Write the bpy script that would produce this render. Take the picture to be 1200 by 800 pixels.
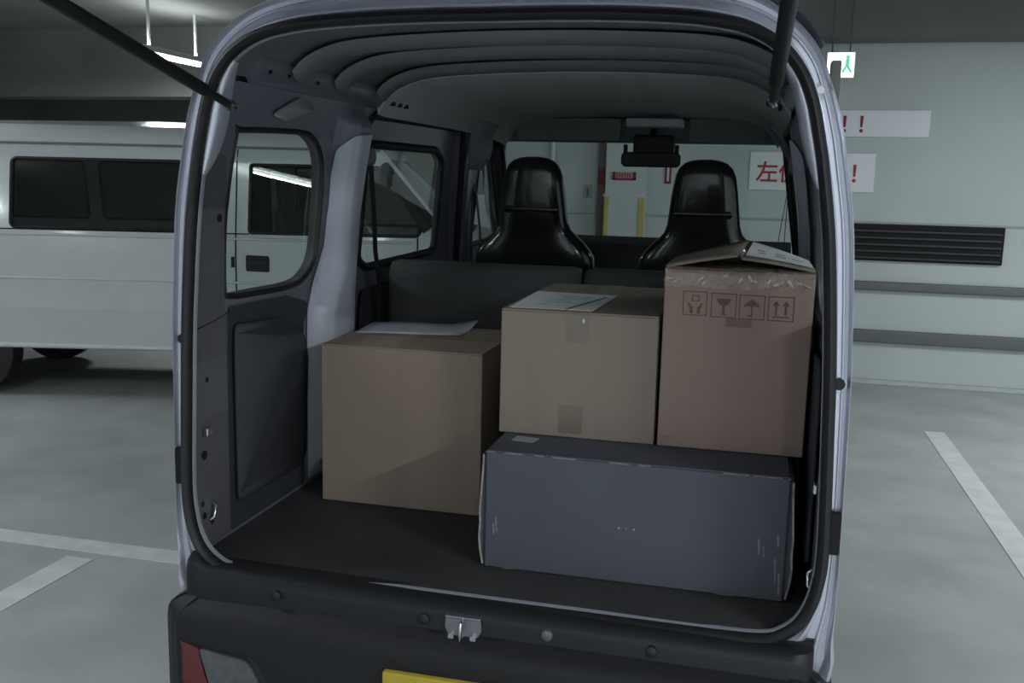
import bpy, bmesh, math, random
import numpy as np
from mathutils import Vector, Matrix
from mathutils.geometry import tessellate_polygon

random.seed(7)
SC = bpy.context.scene
COL = SC.collection
for o in list(bpy.data.objects):
    bpy.data.objects.remove(o)

# ---------------------------------------------------------------- camera
YAW, PITCH, ROLL = math.radians(13.84), math.radians(-9.47), math.radians(1.35)
cam_data = bpy.data.cameras.new('camera')
cam_data.sensor_width = 36.0
cam_data.lens = 34.0
cam_data.clip_end = 200
cam = bpy.data.objects.new('camera', cam_data)
COL.objects.link(cam)
_f = Vector((-math.sin(YAW)*math.cos(PITCH), math.cos(YAW)*math.cos(PITCH), math.sin(PITCH)))
_r = Vector((math.cos(YAW), math.sin(YAW), 0))
_u = _r.cross(_f)
_r2 = math.cos(ROLL)*_r + math.sin(ROLL)*_u
_u2 = -math.sin(ROLL)*_r + math.cos(ROLL)*_u
M = Matrix((_r2, _u2, -_f)).transposed().to_4x4()
M.translation = Vector((0.502, -1.80, 1.5055))
cam.matrix_world = M
SC.camera = cam

# ---------------------------------------------------------------- world, exposure
W = bpy.data.worlds.new('garage_air')
SC.world = W
W.use_nodes = True
W.node_tree.nodes['Background'].inputs[0].default_value = (0.55, 0.66, 0.74, 1)
W.node_tree.nodes['Background'].inputs[1].default_value = 0.03
SC.view_settings.view_transform = 'Standard'
SC.view_settings.look = 'None'
SC.view_settings.gamma = 1
SC.view_settings.use_curve_mapping = False
SC.view_settings.exposure = 0.0
LAMP_W = 50.0                      # power of each ceiling tube
LAMP_C = (0.90, 0.965, 1.0)
# (x, y, turn, strength) of each ceiling tube; unturned tubes run along Y
LAMPS = [(-5.9, 8.1, 0, .9), (-5.9, 3.0, 0, .7), (-5.9, -2.0, 0, .8), (-5.9, -7.0, 0, 1), (-2.55, -0.1, 62, .55),
         (3.6, 3.4, 0, 1.8), (3.6, -2.6, 0, 2.6), (-0.9, -5.4, 0, .95), (1.6, -5.8, 0, 1.3), (4.4, -6.0, 0, 1.8)]
LAMP_Z = 2.74
CEIL = 3.3

# ---------------------------------------------------------------- materials
MAT = {}
def mat(name, col, rough=0.5, metal=0.0, spec=0.5, var=0.0, vscale=8.0, bump=0.0, bscale=60.0, coat=0.0,
        stretch=(1, 1, 1), emit=None, alpha=None):
    if name in MAT:
        return MAT[name]
    m = bpy.data.materials.new(name)
    m.use_nodes = True
    nt = m.node_tree
    b = nt.nodes['Principled BSDF']
    b.inputs['Base Color'].default_value = (*col, 1)
    b.inputs['Roughness'].default_value = rough
    b.inputs['Metallic'].default_value = metal
    b.inputs['Specular IOR Level'].default_value = spec
    b.inputs['Coat Weight'].default_value = coat
    b.inputs['Coat Roughness'].default_value = 0.08
    if emit:
        b.inputs['Emission Color'].default_value = (*emit[0], 1)
        b.inputs['Emission Strength'].default_value = emit[1]
    if var or bump:
        tc = nt.nodes.new('ShaderNodeTexCoord')
        mp = nt.nodes.new('ShaderNodeMapping')
        mp.inputs['Scale'].default_value = stretch
        nt.links.new(tc.outputs['Object'], mp.inputs[0])
    if var:
        n = nt.nodes.new('ShaderNodeTexNoise')
        n.inputs['Scale'].default_value = vscale
        n.inputs['Detail'].default_value = 6
        nt.links.new(mp.outputs[0], n.inputs['Vector'])
        r = nt.nodes.new('ShaderNodeValToRGB')
        r.color_ramp.elements[0].position = 0.3
        r.color_ramp.elements[1].position = 0.7
        r.color_ramp.elements[0].color = (*[c*(1-var) for c in col], 1)
        r.color_ramp.elements[1].color = (*[min(1, c*(1+var)) for c in col], 1)
        nt.links.new(n.outputs['Fac'], r.inputs[0])
        nt.links.new(r.outputs[0], b.inputs['Base Color'])
    if bump:
        n2 = nt.nodes.new('ShaderNodeTexNoise')
        n2.inputs['Scale'].default_value = bscale
        n2.inputs['Detail'].default_value = 3
        nt.links.new(mp.outputs[0], n2.inputs['Vector'])
        bp = nt.nodes.new('ShaderNodeBump')
        bp.inputs['Strength'].default_value = bump
        bp.inputs['Distance'].default_value = 0.01
        nt.links.new(n2.outputs['Fac'], bp.inputs['Height'])
        nt.links.new(bp.outputs[0], b.inputs['Normal'])
    MAT[name] = m
    return m

def glass_mat(name, tint, refl=1.0, rough=0.01):
    m = bpy.data.materials.new(name)
    m.use_nodes = True
    nt = m.node_tree
    nt.nodes.clear()
    out = nt.nodes.new('ShaderNodeOutputMaterial')
    tr = nt.nodes.new('ShaderNodeBsdfTransparent')
    tr.inputs[0].default_value = (*tint, 1)
    gl = nt.nodes.new('ShaderNodeBsdfGlossy')
    gl.inputs['Roughness'].default_value = rough
    gl.inputs[0].default_value = (refl, refl, refl, 1)
    fr = nt.nodes.new('ShaderNodeLayerWeight')      # facing term: the same from both sides of a thin pane
    fr.inputs['Blend'].default_value = 0.5
    pw = nt.nodes.new('ShaderNodeMath')
    pw.operation = 'POWER'
    pw.inputs[1].default_value = 4.0
    nt.links.new(fr.outputs['Facing'], pw.inputs[0])
    ma = nt.nodes.new('ShaderNodeMath')
    ma.operation = 'MULTIPLY_ADD'
    ma.inputs[1].default_value = 0.92
    ma.inputs[2].default_value = 0.06
    nt.links.new(pw.outputs[0], ma.inputs[0])
    mx = nt.nodes.new('ShaderNodeMixShader')
    nt.links.new(ma.outputs[0], mx.inputs[0])
    nt.links.new(tr.outputs[0], mx.inputs[1])
    nt.links.new(gl.outputs[0], mx.inputs[2])
    nt.links.new(mx.outputs[0], out.inputs[0])
    MAT[name] = m
    return m

def tape_mat(name):
    """clear crinkled packing tape: mostly see-through, sharp broken highlights"""
    m = glass_mat(name, (0.97, 0.95, 0.92), 1.0, 0.09)
    nt = m.node_tree
    for nd in nt.nodes:
        if nd.type == 'MATH' and nd.operation == 'MULTIPLY_ADD':
            nd.inputs[2].default_value = 0.09
    n = nt.nodes.new('ShaderNodeTexNoise')
    n.inputs['Scale'].default_value = 45
    n.inputs['Detail'].default_value = 4
    tc = nt.nodes.new('ShaderNodeTexCoord')
    nt.links.new(tc.outputs['Object'], n.inputs['Vector'])
    bp = nt.nodes.new('ShaderNodeBump')
    bp.inputs['Strength'].default_value = 0.5
    bp.inputs['Distance'].default_value = 0.03
    nt.links.new(n.outputs['Fac'], bp.inputs['Height'])
    for nd in nt.nodes:
        if nd.type in ('BSDF_GLOSSY', 'LAYER_WEIGHT'):
            nt.links.new(bp.outputs[0], nd.inputs['Normal'])
    return m

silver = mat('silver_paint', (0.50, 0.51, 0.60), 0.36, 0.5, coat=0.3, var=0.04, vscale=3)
silver_in = mat('silver_paint_shaded', (0.30, 0.305, 0.365), 0.32, 0.6, var=0.06, vscale=4)  # body silver darkened for the shade inside the van
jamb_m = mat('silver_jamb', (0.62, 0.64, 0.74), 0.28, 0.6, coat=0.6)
rubber = mat('black_rubber', (0.012, 0.012, 0.015), 0.55)
black_pl = mat('black_plastic', (0.011, 0.012, 0.014), 0.5, spec=0.35, bump=0.05, bscale=300)
trim_gr = mat('grey_trim_plastic', (0.098, 0.098, 0.110), 0.55, var=0.05, bump=0.04, bscale=250)
panel_dk = mat('dark_trim_board', (0.032, 0.035, 0.043), 0.7, var=0.08, bump=0.05, bscale=200)
floor_mat = mat('black_floor_mat', (0.040, 0.040, 0.043), 0.75, var=0.2, vscale=6, bump=0.15, bscale=180)
seat_vinyl = mat('black_seat_vinyl', (0.010, 0.011, 0.012), 0.2, coat=0.5, bump=0.03, bscale=40)
seat_cloth = mat('charcoal_seat_cloth', (0.048, 0.051, 0.054), 0.8, bump=0.1, bscale=300)
headliner_m = mat('grey_headliner', (0.42, 0.44, 0.45), 0.9, bump=0.05, bscale=200)
roof_in = mat('roof_metal_inside', (0.185, 0.192, 0.20), 0.55, 0.3, var=0.06)
pillar_paint_lit = mat('pillar_paint_lit', (0.78, 0.82, 0.94), 0.34, 0.5, coat=0.4)  # same silver paint, lightened for the glare this pillar reflects
chrome = mat('bright_steel', (0.6, 0.6, 0.62), 0.2, 1.0)
hole_m = mat('dark_hole', (0.004, 0.004, 0.005), 0.8)
card_a = mat('cardboard_tan', (0.245, 0.188, 0.150), 0.85, var=0.025, vscale=30, stretch=(1, 1, 0.08), bump=0.05, bscale=90)
card_b = mat('cardboard_pale', (0.245, 0.202, 0.168), 0.85, var=0.025, vscale=30, stretch=(1, 1, 0.08), bump=0.05, bscale=90)
card_c = mat('cardboard_rosy', (0.315, 0.228, 0.196), 0.85, var=0.03, vscale=26, stretch=(1, 1, 0.08), bump=0.05, bscale=90)
card_edge = mat('cardboard_raw_edge', (0.42, 0.34, 0.25), 0.9, var=0.2, vscale=200)
card_g = mat('slate_grey_carton', (0.075, 0.081, 0.104), 0.7, var=0.05, vscale=8, bump=0.04, bscale=60)
scuff_m = mat('scuffed_board', (0.30, 0.28, 0.28), 0.9, var=0.4, vscale=60)
tape_br = mat('brown_tape', (0.26, 0.21, 0.12), 0.35, var=0.05)
ink_red = mat('red_brown_print', (0.185, 0.085, 0.076), 0.8, var=0.15, vscale=120)
paper = mat('white_paper', (0.84, 0.85, 0.87), 0.7, var=0.03)
paper_gr = mat('grey_paper', (0.46, 0.47, 0.52), 0.8, var=0.05)
ink_gr = mat('grey_print', (0.30, 0.31, 0.34), 0.8)
tape_clear = tape_mat('clear_packing_tape')
tape_shiny = glass_mat('crumpled_clear_tape', (0.94, 0.93, 0.91), 1.0, 0.16)
for nd in tape_shiny.node_tree.nodes:
    if nd.type == 'MATH' and nd.operation == 'MULTIPLY_ADD':
        nd.inputs[2].default_value = 0.22
tape_flat = glass_mat('flat_clear_tape', (0.95, 0.94, 0.92), 0.6, 0.3)
win = glass_mat('van_window', (0.80, 0.86, 0.84))
win_dark = glass_mat('tinted_window', (0.30, 0.35, 0.34), 1.0)
win_mid = glass_mat('light_tinted_window', (0.62, 0.70, 0.68), 1.0)
white_paint = mat('white_van_paint', (0.60, 0.65, 0.66), 0.25, coat=0.5, var=0.02)
concrete = mat('concrete', (0.30, 0.31, 0.29), 0.9, var=0.15, vscale=1.2, bump=0.1, bscale=20)
concrete_dk = mat('concrete_dark', (0.17, 0.175, 0.17), 0.9, var=0.15, vscale=1.5, bump=0.1, bscale=20)
wall_m = mat('painted_wall', (0.50, 0.55, 0.55), 0.75, var=0.04, vscale=1.5)
wall_white = mat('white_painted_wall', (0.74, 0.75, 0.77), 0.7, var=0.03, vscale=1.5)
floor_c = mat('garage_floor', (0.40, 0.42, 0.42), 0.55, var=0.14, vscale=2.5, bump=0.05, bscale=40)
line_m = mat('white_floor_paint', (0.62, 0.64, 0.63), 0.7, var=0.1, vscale=10)
yellow_g = mat('yellow_guard', (0.52, 0.43, 0.14), 0.6, var=0.1)
red_ink = mat('red_sign_ink', (0.42, 0.03, 0.03), 0.6)
darkred_ink = mat('dark_red_sign_ink', (0.20, 0.02, 0.03), 0.6)
sign_white = mat('white_sign_board', (0.74, 0.77, 0.80), 0.28)
lamp_tube = mat('lamp_tube', (1, 1, 1), 0.5, emit=((0.93, 1.0, 0.97), 14))
exit_lit = mat('exit_sign_lit', (1, 1, 1), 0.5, emit=((0.93, 1.0, 0.97), 2.4))
exit_green = mat('exit_sign_green', (0.05, 0.5, 0.25), 0.5, emit=((0.12, 0.62, 0.33), 0.9))
lamp_house = mat('lamp_housing', (0.7, 0.72, 0.7), 0.4)
pipe_m = mat('white_pipe', (0.62, 0.65, 0.65), 0.5)
grey_m = mat('grey_metal', (0.13, 0.14, 0.145), 0.5, 0.3)
red_lens = mat('red_lens', (0.115, 0.010, 0.012), 0.15, coat=0.6)
clear_lens = mat('clear_lens', (0.085, 0.09, 0.10), 0.18, coat=0.6, var=0.2, vscale=40)
yellow_plate = mat('yellow_plate', (0.48, 0.37, 0.035), 0.45)

# ---------------------------------------------------------------- helpers
class MB:
    def __init__(s):
        s.v, s.f = [], []
    def add(s, vs, fs):
        n = len(s.v)
        s.v += [tuple(v) for v in vs]
        s.f += [tuple(i+n for i in f) for f in fs]
        return s
    def box(s, x0, x1, y0, y1, z0, z1):
        vs = [(x, y, z) for z in (z0, z1) for y in (y0, y1) for x in (x0, x1)]
        return s.add(vs, [(0, 2, 3, 1), (4, 5, 7, 6), (0, 1, 5, 4), (2, 6, 7, 3), (0, 4, 6, 2), (1, 3, 7, 5)])
    def loft(s, rings, closed=True, cap=True):
        n = len(rings[0])
        vs = [p for r in rings for p in r]
        fs = []
        for i in range(len(rings)-1):
            for j in range(n if closed else n-1):
                k = (j+1) % n
                fs.append((i*n+j, i*n+k, (i+1)*n+k, (i+1)*n+j))
        if cap and closed:
            fs.append(tuple(range(n-1, -1, -1)))
            fs.append(tuple((len(rings)-1)*n+j for j in range(n)))
        return s.add(vs, fs)
    def tube(s, path, r, n=8, closed=False, cap=True, flat=1.0):
        P = [Vector(p) for p in path]
        m = len(P)
        rings = []
        prev = None
        for i in range(m):
            if closed:
                t = P[(i+1) % m]-P[i-1]
            else:
                t = P[min(i+1, m-1)]-P[max(i-1, 0)]
            t.normalize()
            a = prev if prev is not None else (Vector((0, 0, 1)) if abs(t.z) < 0.9 else Vector((1, 0, 0)))
            a = (a - t*a.dot(t))
            if a.length < 1e-6:
                a = t.orthogonal()
            a.normalize()
            b = t.cross(a)
            prev = a
            rr = r[i] if isinstance(r, (list, tuple)) else r
            rings.append([P[i]+rr*(math.cos(2*math.pi*k/n)*a+flat*math.sin(2*math.pi*k/n)*b) for k in range(n)])
        if closed:
            rings.append(rings[0])
            return s.loft(rings, True, False)
        return s.loft(rings, True, cap)
    def cyl(s, p0, p1, r, n=14):
        return s.tube([p0, p1], r, n)
    def prism(s, pts, d):
        """polygon of 3D points pushed along vector d"""
        d = Vector(d)
        a = [Vector(p) for p in pts]
        n = len(a)
        tri = tessellate_polygon([a])
        vs = a+[p+d for p in a]
        fs = [tuple(t) for t in tri]+[tuple(i+n for i in reversed(t)) for t in tri]
        fs += [(i, (i+1) % n, (i+1) % n+n, i+n) for i in range(n)]
        return s.add(vs, fs)
    def build(s, name, m, parent=None, smooth=None, bevel=0.0, seg=2, kind=None, label=None):
        me = bpy.data.meshes.new(name)
        me.from_pydata(s.v, [], s.f)
        me.update()
        bm = bmesh.new()
        bm.from_mesh(me)
        bmesh.ops.recalc_face_normals(bm, faces=bm.faces)
        bm.to_mesh(me)
        bm.free()
        return link(name, me, m, parent, smooth, bevel, seg, kind, label)

def link(name, me, m, parent=None, smooth=None, bevel=0.0, seg=2, kind=None, label=None):
    me.materials.append(m)
    o = bpy.data.objects.new(name, me)
    COL.objects.link(o)
    if smooth is not None:
        me.shade_smooth()
        me.set_sharp_from_angle(angle=math.radians(smooth))
    if bevel:
        b = o.modifiers.new('bevel', 'BEVEL')
        b.width = bevel
        b.segments = seg
        b.limit_method = 'ANGLE'
        b.angle_limit = math.radians(40)
        me.shade_smooth()
        o.modifiers.new('wn', 'WEIGHTED_NORMAL')
    if parent is not None:
        o.parent = parent
        off = world_origin(parent)
        o.location = -off
    if kind:
        o['kind'] = kind
    if label:
        o['label'] = label
    return o

def world_origin(o):
    v = Vector((0, 0, 0))
    while o is not None:
        v += o.location
        o = o.parent
    return v

def thing(name, loc, label, cat, group=None):
    o = bpy.data.objects.new(name, None)
    o.empty_display_size = 0.05
    COL.objects.link(o)
    o.location = loc
    return tag(o, label, cat, group)

def tag(o, label, cat, group=None):
    o['label'] = label
    o['category'] = cat
    if group:
        o['group'] = group
    return o

def copy_tree(o, parent=None):
    c = o.copy()
    COL.objects.link(c)
    if parent is not None:
        c.parent = parent
    for ch in list(o.children):
        copy_tree(ch, c)
    return c

def spline(pts, k=4, closed=False):
    P = [Vector(p) for p in pts]
    n = len(P)
    out = []
    for i in range(n if closed else n-1):
        p0 = P[i-1] if (i > 0 or closed) else P[0]
        p1, p2 = P[i], P[(i+1) % n]
        p3 = P[(i+2) % n] if (i+2 < n or closed) else P[-1]
        for j in range(k):
            t = j/k
            out.append(0.5*((2*p1)+(p2-p0)*t+(2*p0-5*p1+4*p2-p3)*t*t+(3*p1-p0-3*p2+p3)*t**3))
    if not closed:
        out.append(P[-1])
    return out

def round_poly(pts, r, n=6):
    """2D polygon with rounded corners"""
    out = []
    m = len(pts)
    for i in range(m):
        p = Vector(pts[i]).to_2d()
        a = Vector(pts[i-1]).to_2d()-p
        b = Vector(pts[(i+1) % m]).to_2d()-p
        rr = r[i] if isinstance(r, (list, tuple)) else r
        ang = a.angle(b)
        d = min(rr/max(math.tan(ang/2), 1e-3), a.length*0.48, b.length*0.48)
        A = p+a.normalized()*d
        B = p+b.normalized()*d
        for k in range(n+1):
            t = k/n
            out.append(A*(1-t)**2+p*2*t*(1-t)+B*t*t)
    return out

def skin(name, outline, holes, fx, m, parent, zs=(), ys=(), flip=1, thick=0.0, smooth=40, label=None):
    """side panel: outline and holes are (y, z) loops, cut into strips and bent by x = flip*fx(y, z)"""
    loops = [[Vector((p[0], p[1], 0)) for p in outline]]+[[Vector((p[0], p[1], 0)) for p in h] for h in holes]
    tri = tessellate_polygon(loops)
    flat = [p for l in loops for p in l]
    bm = bmesh.new()
    vs = [bm.verts.new((0, p.x, p.y)) for p in flat]
    for t in tri:
        try:
            bm.faces.new([vs[i] for i in t])
        except ValueError:
            pass
    for z in zs:
        bmesh.ops.bisect_plane(bm, geom=bm.verts[:]+bm.edges[:]+bm.faces[:], plane_co=(0, 0, z), plane_no=(0, 0, 1))
    for y in ys:
        bmesh.ops.bisect_plane(bm, geom=bm.verts[:]+bm.edges[:]+bm.faces[:], plane_co=(0, y, 0), plane_no=(0, 1, 0))
    for v in bm.verts:
        v.co.x = flip*fx(v.co.y, v.co.z)
    bmesh.ops.recalc_face_normals(bm, faces=bm.faces)
    # make every face look outwards (away from the van's middle) so thickness grows consistently
    bm.normal_update()
    sgn = sum(f.normal.x*f.calc_area() for f in bm.faces)*flip
    if sgn < 0:
        bmesh.ops.reverse_faces(bm, faces=bm.faces)
    me = bpy.data.meshes.new(name)
    bm.to_mesh(me)
    bm.free()
    o = link(name, me, m, parent, smooth, label=label)
    if thick:
        s = o.modifiers.new('thick', 'SOLIDIFY')
        s.thickness = thick
        s.offset = -1
    return o

def frange(a, b, n):
    return [a+(b-a)*i/(n-1) for i in range(n)]

# ================================================================ THE GARAGE
def struct(name, mb, m, **kw):
    return mb.build(name, m, kind='structure', **kw)

WALL_Y = 6.30
floor = struct('floor', MB().box(-16, 10, -14, 16, -0.2, 0.0), floor_c)
struct('ceiling', MB().box(-16, 10, -14, 16, CEIL, CEIL+0.2), concrete)
wall_front = struct('wall_front', MB().box(-2.2, 10, WALL_Y, WALL_Y+0.25, 0, CEIL), wall_m)
struct('wall_rear', MB().box(-16, 10, -8.2, -8, 0, CEIL), wall_white)  # unseen wall, brought close and white to brighten reflections in the silver paint
struct('wall_right', MB().box(6.8, 7.0, -14, WALL_Y, 0, CEIL), wall_white)  # unseen side wall, white for the same reflections
struct('wall_left', MB().box(-16, -15.8, -14, 16, 0, CEIL), concrete)
struct('wall_back_bay', MB().box(-15.8, -2.2, 13.0, 13.25, 0, CEIL), concrete)
struct('wall_return', MB().box(-2.25, -2.0, WALL_Y+0.25, 13.0, 0, CEIL), concrete)
struct('trim_1', MB().box(-1.9, 9.8, WALL_Y-0.35, WALL_Y, 2.60, CEIL), concrete_dk)      # beam over the end wall
struct('trim_2', MB().box(-15.8, -2.25, 9.4, 9.9, 2.45, CEIL), concrete)                # beam over the left bay
struct('trim_3', MB().box(-2.2, 9.8, WALL_Y-0.012, WALL_Y, 1.235, 1.250), mat('wall_joint', (0.36, 0.40, 0.40), 0.8))   # joint line round the wall
struct('trim_4', MB().box(1.08, 9.8, WALL_Y-0.05, WALL_Y, 0.715, 0.785), grey_m, bevel=0.01)
struct('trim_5', MB().box(1.08, 9.8, WALL_Y-0.05, WALL_Y, 0.30, 0.40), grey_m, bevel=0.01)

# painted lines on the floor
for (x0, x1, y0, y1) in [(-2.05, -1.93, -3.5, 1.3), (-8.0, -1.55, 1.36, 1.47), (1.0, 9.0, 6.10, 6.24), (1.62, 1.74, -3.0, 4.6)]:
    MB().box(x0, x1, y0, y1, 0.0, 0.003).build('parking_line', line_m, floor)

# concrete column with yellow corner guards
colm = thing('concrete_column', (-0.54, WALL_Y, 0), 'pale concrete column against the end wall with yellow corner guards', 'column')
MB().box(-0.70, -0.385, WALL_Y-0.16, WALL_Y, 0, 2.6).build('shaft', mat('column_paint', (0.55, 0.60, 0.60), 0.75, var=0.03), colm)
for x0, x1 in ((-0.706, -0.668), (-0.425, -0.379)):
    MB().box(x0, x1, WALL_Y-0.168, WALL_Y-0.12, 0, 1.39).build('corner_guard', yellow_g, colm, bevel=0.004)

def panel_sign(name, x0, x1, z0, z1, y, m, label, cat='sign'):
    t = thing(name, ((x0+x1)/2, y, z0), label, cat)
    MB().box(x0, x1, y-0.012, y, z0, z1).build('board', m, t, bevel=0.002)
    return t

def text_mesh(name, body, size, m, parent, loc, thick=0.002, xscale=1.0, bold=0.0):
    """lettering facing -Y"""
    c = bpy.data.curves.new(name, 'FONT')
    c.body = body
    c.size = size
    c.extrude = thick
    c.offset = bold
    c.align_x = 'LEFT'
    o = bpy.data.objects.new(name+'_curve', c)
    COL.objects.link(o)
    dg = bpy.context.evaluated_depsgraph_get()
    me = bpy.data.meshes.new_from_object(o.evaluated_get(dg))
    bpy.data.objects.remove(o)
    me.transform(Matrix.Scale(xscale, 4, (1, 0, 0)))
    me.transform(Matrix.Rotation(math.radians(90), 4, 'X'))
    me.transform(Matrix.Translation(loc))
    me.materials.clear()
    return link(name, me, m, parent)

# "keep left" board on the end wall
s = panel_sign('wall_sign', 0.434, 1.38, 1.475, 1.772, WALL_Y-0.001, sign_white, 'long white board on the end wall with large red characters', 'sign')
for i, ch in enumerate('左側通行！'):
    text_mesh('lettering', ch, 0.175, red_ink, s, (0.484+0.176*i, WALL_Y-0.014, 1.552), bold=0.0025)
# second, higher board seen only at its end beside the right pillar
s = panel_sign('upper_sign', 1.02, 1.75, 1.90, 2.10, WALL_Y-0.001, sign_white, 'upper white board with red marks, just right of the silver van pillar', 'sign')
for i, ch in enumerate('！！！'):
    text_mesh('lettering', ch, 0.16, darkred_ink, s, (0.965+0.125*i, WALL_Y-0.014, 1.935), bold=0.003)
# red label on the column and red framed strip beside it
cy = WALL_Y-0.161
s = panel_sign('column_sign', -0.645, -0.452, 1.527, 1.592, cy, mat('pale_pink_print', (0.42, 0.33, 0.34), 0.6), 'small dark red label across the concrete column', 'sign')
for x0, x1, z0, z1 in ((-0.645, -0.618, 1.527, 1.592), (-0.479, -0.452, 1.527, 1.592), (-0.645, -0.452, 1.527, 1.541)):
    MB().box(x0, x1, cy-0.015, cy-0.011, z0, z1).build('border', darkred_ink, s)
for i in range(6):
    MB().box(-0.610+0.021*i, -0.600+0.021*i, cy-0.015, cy-0.011, 1.547, 1.583).build('print_stroke', red_ink, s)
s = panel_sign('vertical_sign', -0.236, -0.184, 1.505, 1.72, WALL_Y-0.001, sign_white, 'narrow upright white strip with dark red sides, right of the column', 'sign')
for x0, x1 in ((-0.236, -0.219), (-0.201, -0.184)):
    MB().box(x0, x1, WALL_Y-0.017, WALL_Y-0.012, 1.505, 1.72).build('border', darkred_ink, s)
MB().box(-0.219, -0.201, WALL_Y-0.017, WALL_Y-0.012, 1.505, 1.525).build('border', darkred_ink, s)
# small grey pictogram plate
s = panel_sign('pictogram_sign', -0.905, -0.835, 1.372, 1.480, WALL_Y-0.001, mat('grey_plate', (0.34, 0.38, 0.38), 0.6), 'small pale grey plate with an upright figure on the wall', 'sign')
MB().box(-0.880, -0.860, WALL_Y-0.016, WALL_Y-0.012, 1.385, 1.455).build('figure', mat('grey_figure', (0.16, 0.18, 0.18), 0.7), s, bevel=0.004)
# brown upright board standing to the left of the column
s = thing('brown_post', (-0.745, WALL_Y, 0), 'narrow dark brown upright post left of the column with red patch', 'post')
MB().box(-0.785, -0.712, WALL_Y-0.05, WALL_Y, 0, 2.3).build('upright', mat('brown_grey_board', (0.17, 0.155, 0.14), 0.8), s)
MB().box(-0.780, -0.722, WALL_Y-0.058, WALL_Y-0.05, 1.48, 1.62).build('red_patch', darkred_ink, s)
MB().cyl((-0.722, WALL_Y-0.07, 1.40), (-0.722, WALL_Y-0.05, 1.40), 0.013).build('knob', pipe_m, s, smooth=40)
# white pipe on the wall
tag(MB().cyl((-1.17, WALL_Y-0.035, 0), (-1.17, WALL_Y-0.035, 2.6), 0.022).build('wall_pipe', pipe_m, smooth=40), 'thin white pipe running up the wall behind the passenger headrest', 'pipe')
# dark vent opening low on the wall
v = thing('wall_vent', (1.7, WALL_Y, 0.948), 'dark vent opening low on the end wall right of the van', 'vent')
MB().box(1.15, 2.35, WALL_Y-0.03, WALL_Y-0.001, 0.948, 1.232).build('recess', hole_m, v)
for k in range(5):
    MB().box(1.17, 2.33, WALL_Y-0.05, WALL_Y-0.03, 0.965+0.052*k, 0.980+0.052*k).build('slat', mat('dark_slat', (0.02, 0.022, 0.024), 0.5), v)
# emergency exit sign
e = thing('exit_sign', (1.04, WALL_Y-0.40, 2.305), 'lit white and green emergency exit sign hanging under the beam', 'exit sign')
ex0, ex1, ez0, ez1, ey = 0.945, 1.130, 2.305, 2.475, 5.86
MB().box(ex0-0.008, ex1+0.008, ey, ey+0.07, ez0-0.008, ez1+0.008).build('case', lamp_house, e, bevel=0.004)
MB().box(ex0, ex1, ey-0.006, ey, ez0, ez1).build('lit_panel', exit_lit, e)
fig = MB()
fig.cyl((1.085, ey-0.010, 2.445), (1.085, ey-0.006, 2.445), 0.014)
fig.prism([(x, ey-0.010, z-0.035) for x, z in ((1.07, 2.468), (1.10, 2.468), (1.095, 2.42), (1.120, 2.375), (1.108, 2.365), (1.08, 2.405), (1.06, 2.365), (1.045, 2.375), (1.07, 2.42))], (0, 0.004, 0))
fig.build('running_figure', exit_green, e)
for x in (ex0+0.03, ex1-0.03):
    MB().cyl((x, ey+0.035, ez1), (x, ey+0.035, CEIL-0.0), 0.006).build('hanger', grey_m, e)
tag(MB().box(0.955, 1.026, 5.58, 5.70, 0.0, 2.390).build('upright_duct', mat('box_grey', (0.26, 0.275, 0.27), 0.8), bevel=0.01), 'grey upright duct covering the lower left corner of the exit sign', 'duct')

# ceiling tubes, each with its own light
def ceiling_lamp(x0, y0, turn, power):
    x = y = 0
    t = thing('ceiling_lamp', (0, 0, 0), 'ceiling tube lamp', 'lamp')
    MB().box(x-0.055, x+0.055, y-0.62, y+0.62, LAMP_Z+0.03, LAMP_Z+0.085).build('housing', lamp_house, t, bevel=0.008)
    MB().cyl((x, y-0.60, LAMP_Z), (x, y+0.60, LAMP_Z), 0.019, 12).build('tube', lamp_tube, t, smooth=40)
    for yy in (y-0.60, y+0.60):
        MB().box(x-0.02, x+0.02, yy-0.012, yy+0.012, LAMP_Z-0.022, LAMP_Z+0.032).build('socket', lamp_house, t)
    for yy in (y-0.45, y+0.45):
        MB().cyl((x, yy, LAMP_Z+0.08), (x, yy, CEIL), 0.018, 10).build('stem', pipe_m, t, smooth=40)
    ld = bpy.data.lights.new('tube_light', 'AREA')
    ld.shape = 'RECTANGLE'
    ld.size, ld.size_y = 0.05, 1.2
    ld.energy = LAMP_W*power
    ld.color = LAMP_C
    lo = bpy.data.objects.new('tube_light', ld)
    COL.objects.link(lo)
    lo.parent = t
    lo.location = (0, 0, LAMP_Z-0.03)
    ud = ld.copy()
    ud.energy = LAMP_W*power*0.18
    uo = bpy.data.objects.new('tube_light', ud)
    COL.objects.link(uo)
    uo.parent = t
    uo.location = (0, 0, LAMP_Z+0.10)
    uo.rotation_euler = (math.pi, 0, 0)
    t.location = (x0, y0, 0)
    t.rotation_euler = (0, 0, math.radians(turn))
    return t
for i, (x, y, a, pw_) in enumerate(LAMPS):
    t = ceiling_lamp(x, y, a, pw_)
    t['group'] = 'ceiling tube lamps'
    t['label'] = 'lit ceiling tube lamp on two white stems above the white van' if i == 0 else 'ceiling tube lamp hanging beyond the edge of the photograph'

# ================================================================ THE SILVER VAN
van = thing('delivery_van', (0, 1.4, 0), 'silver kei delivery van with raised tailgate and open cargo bay', 'van')

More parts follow.
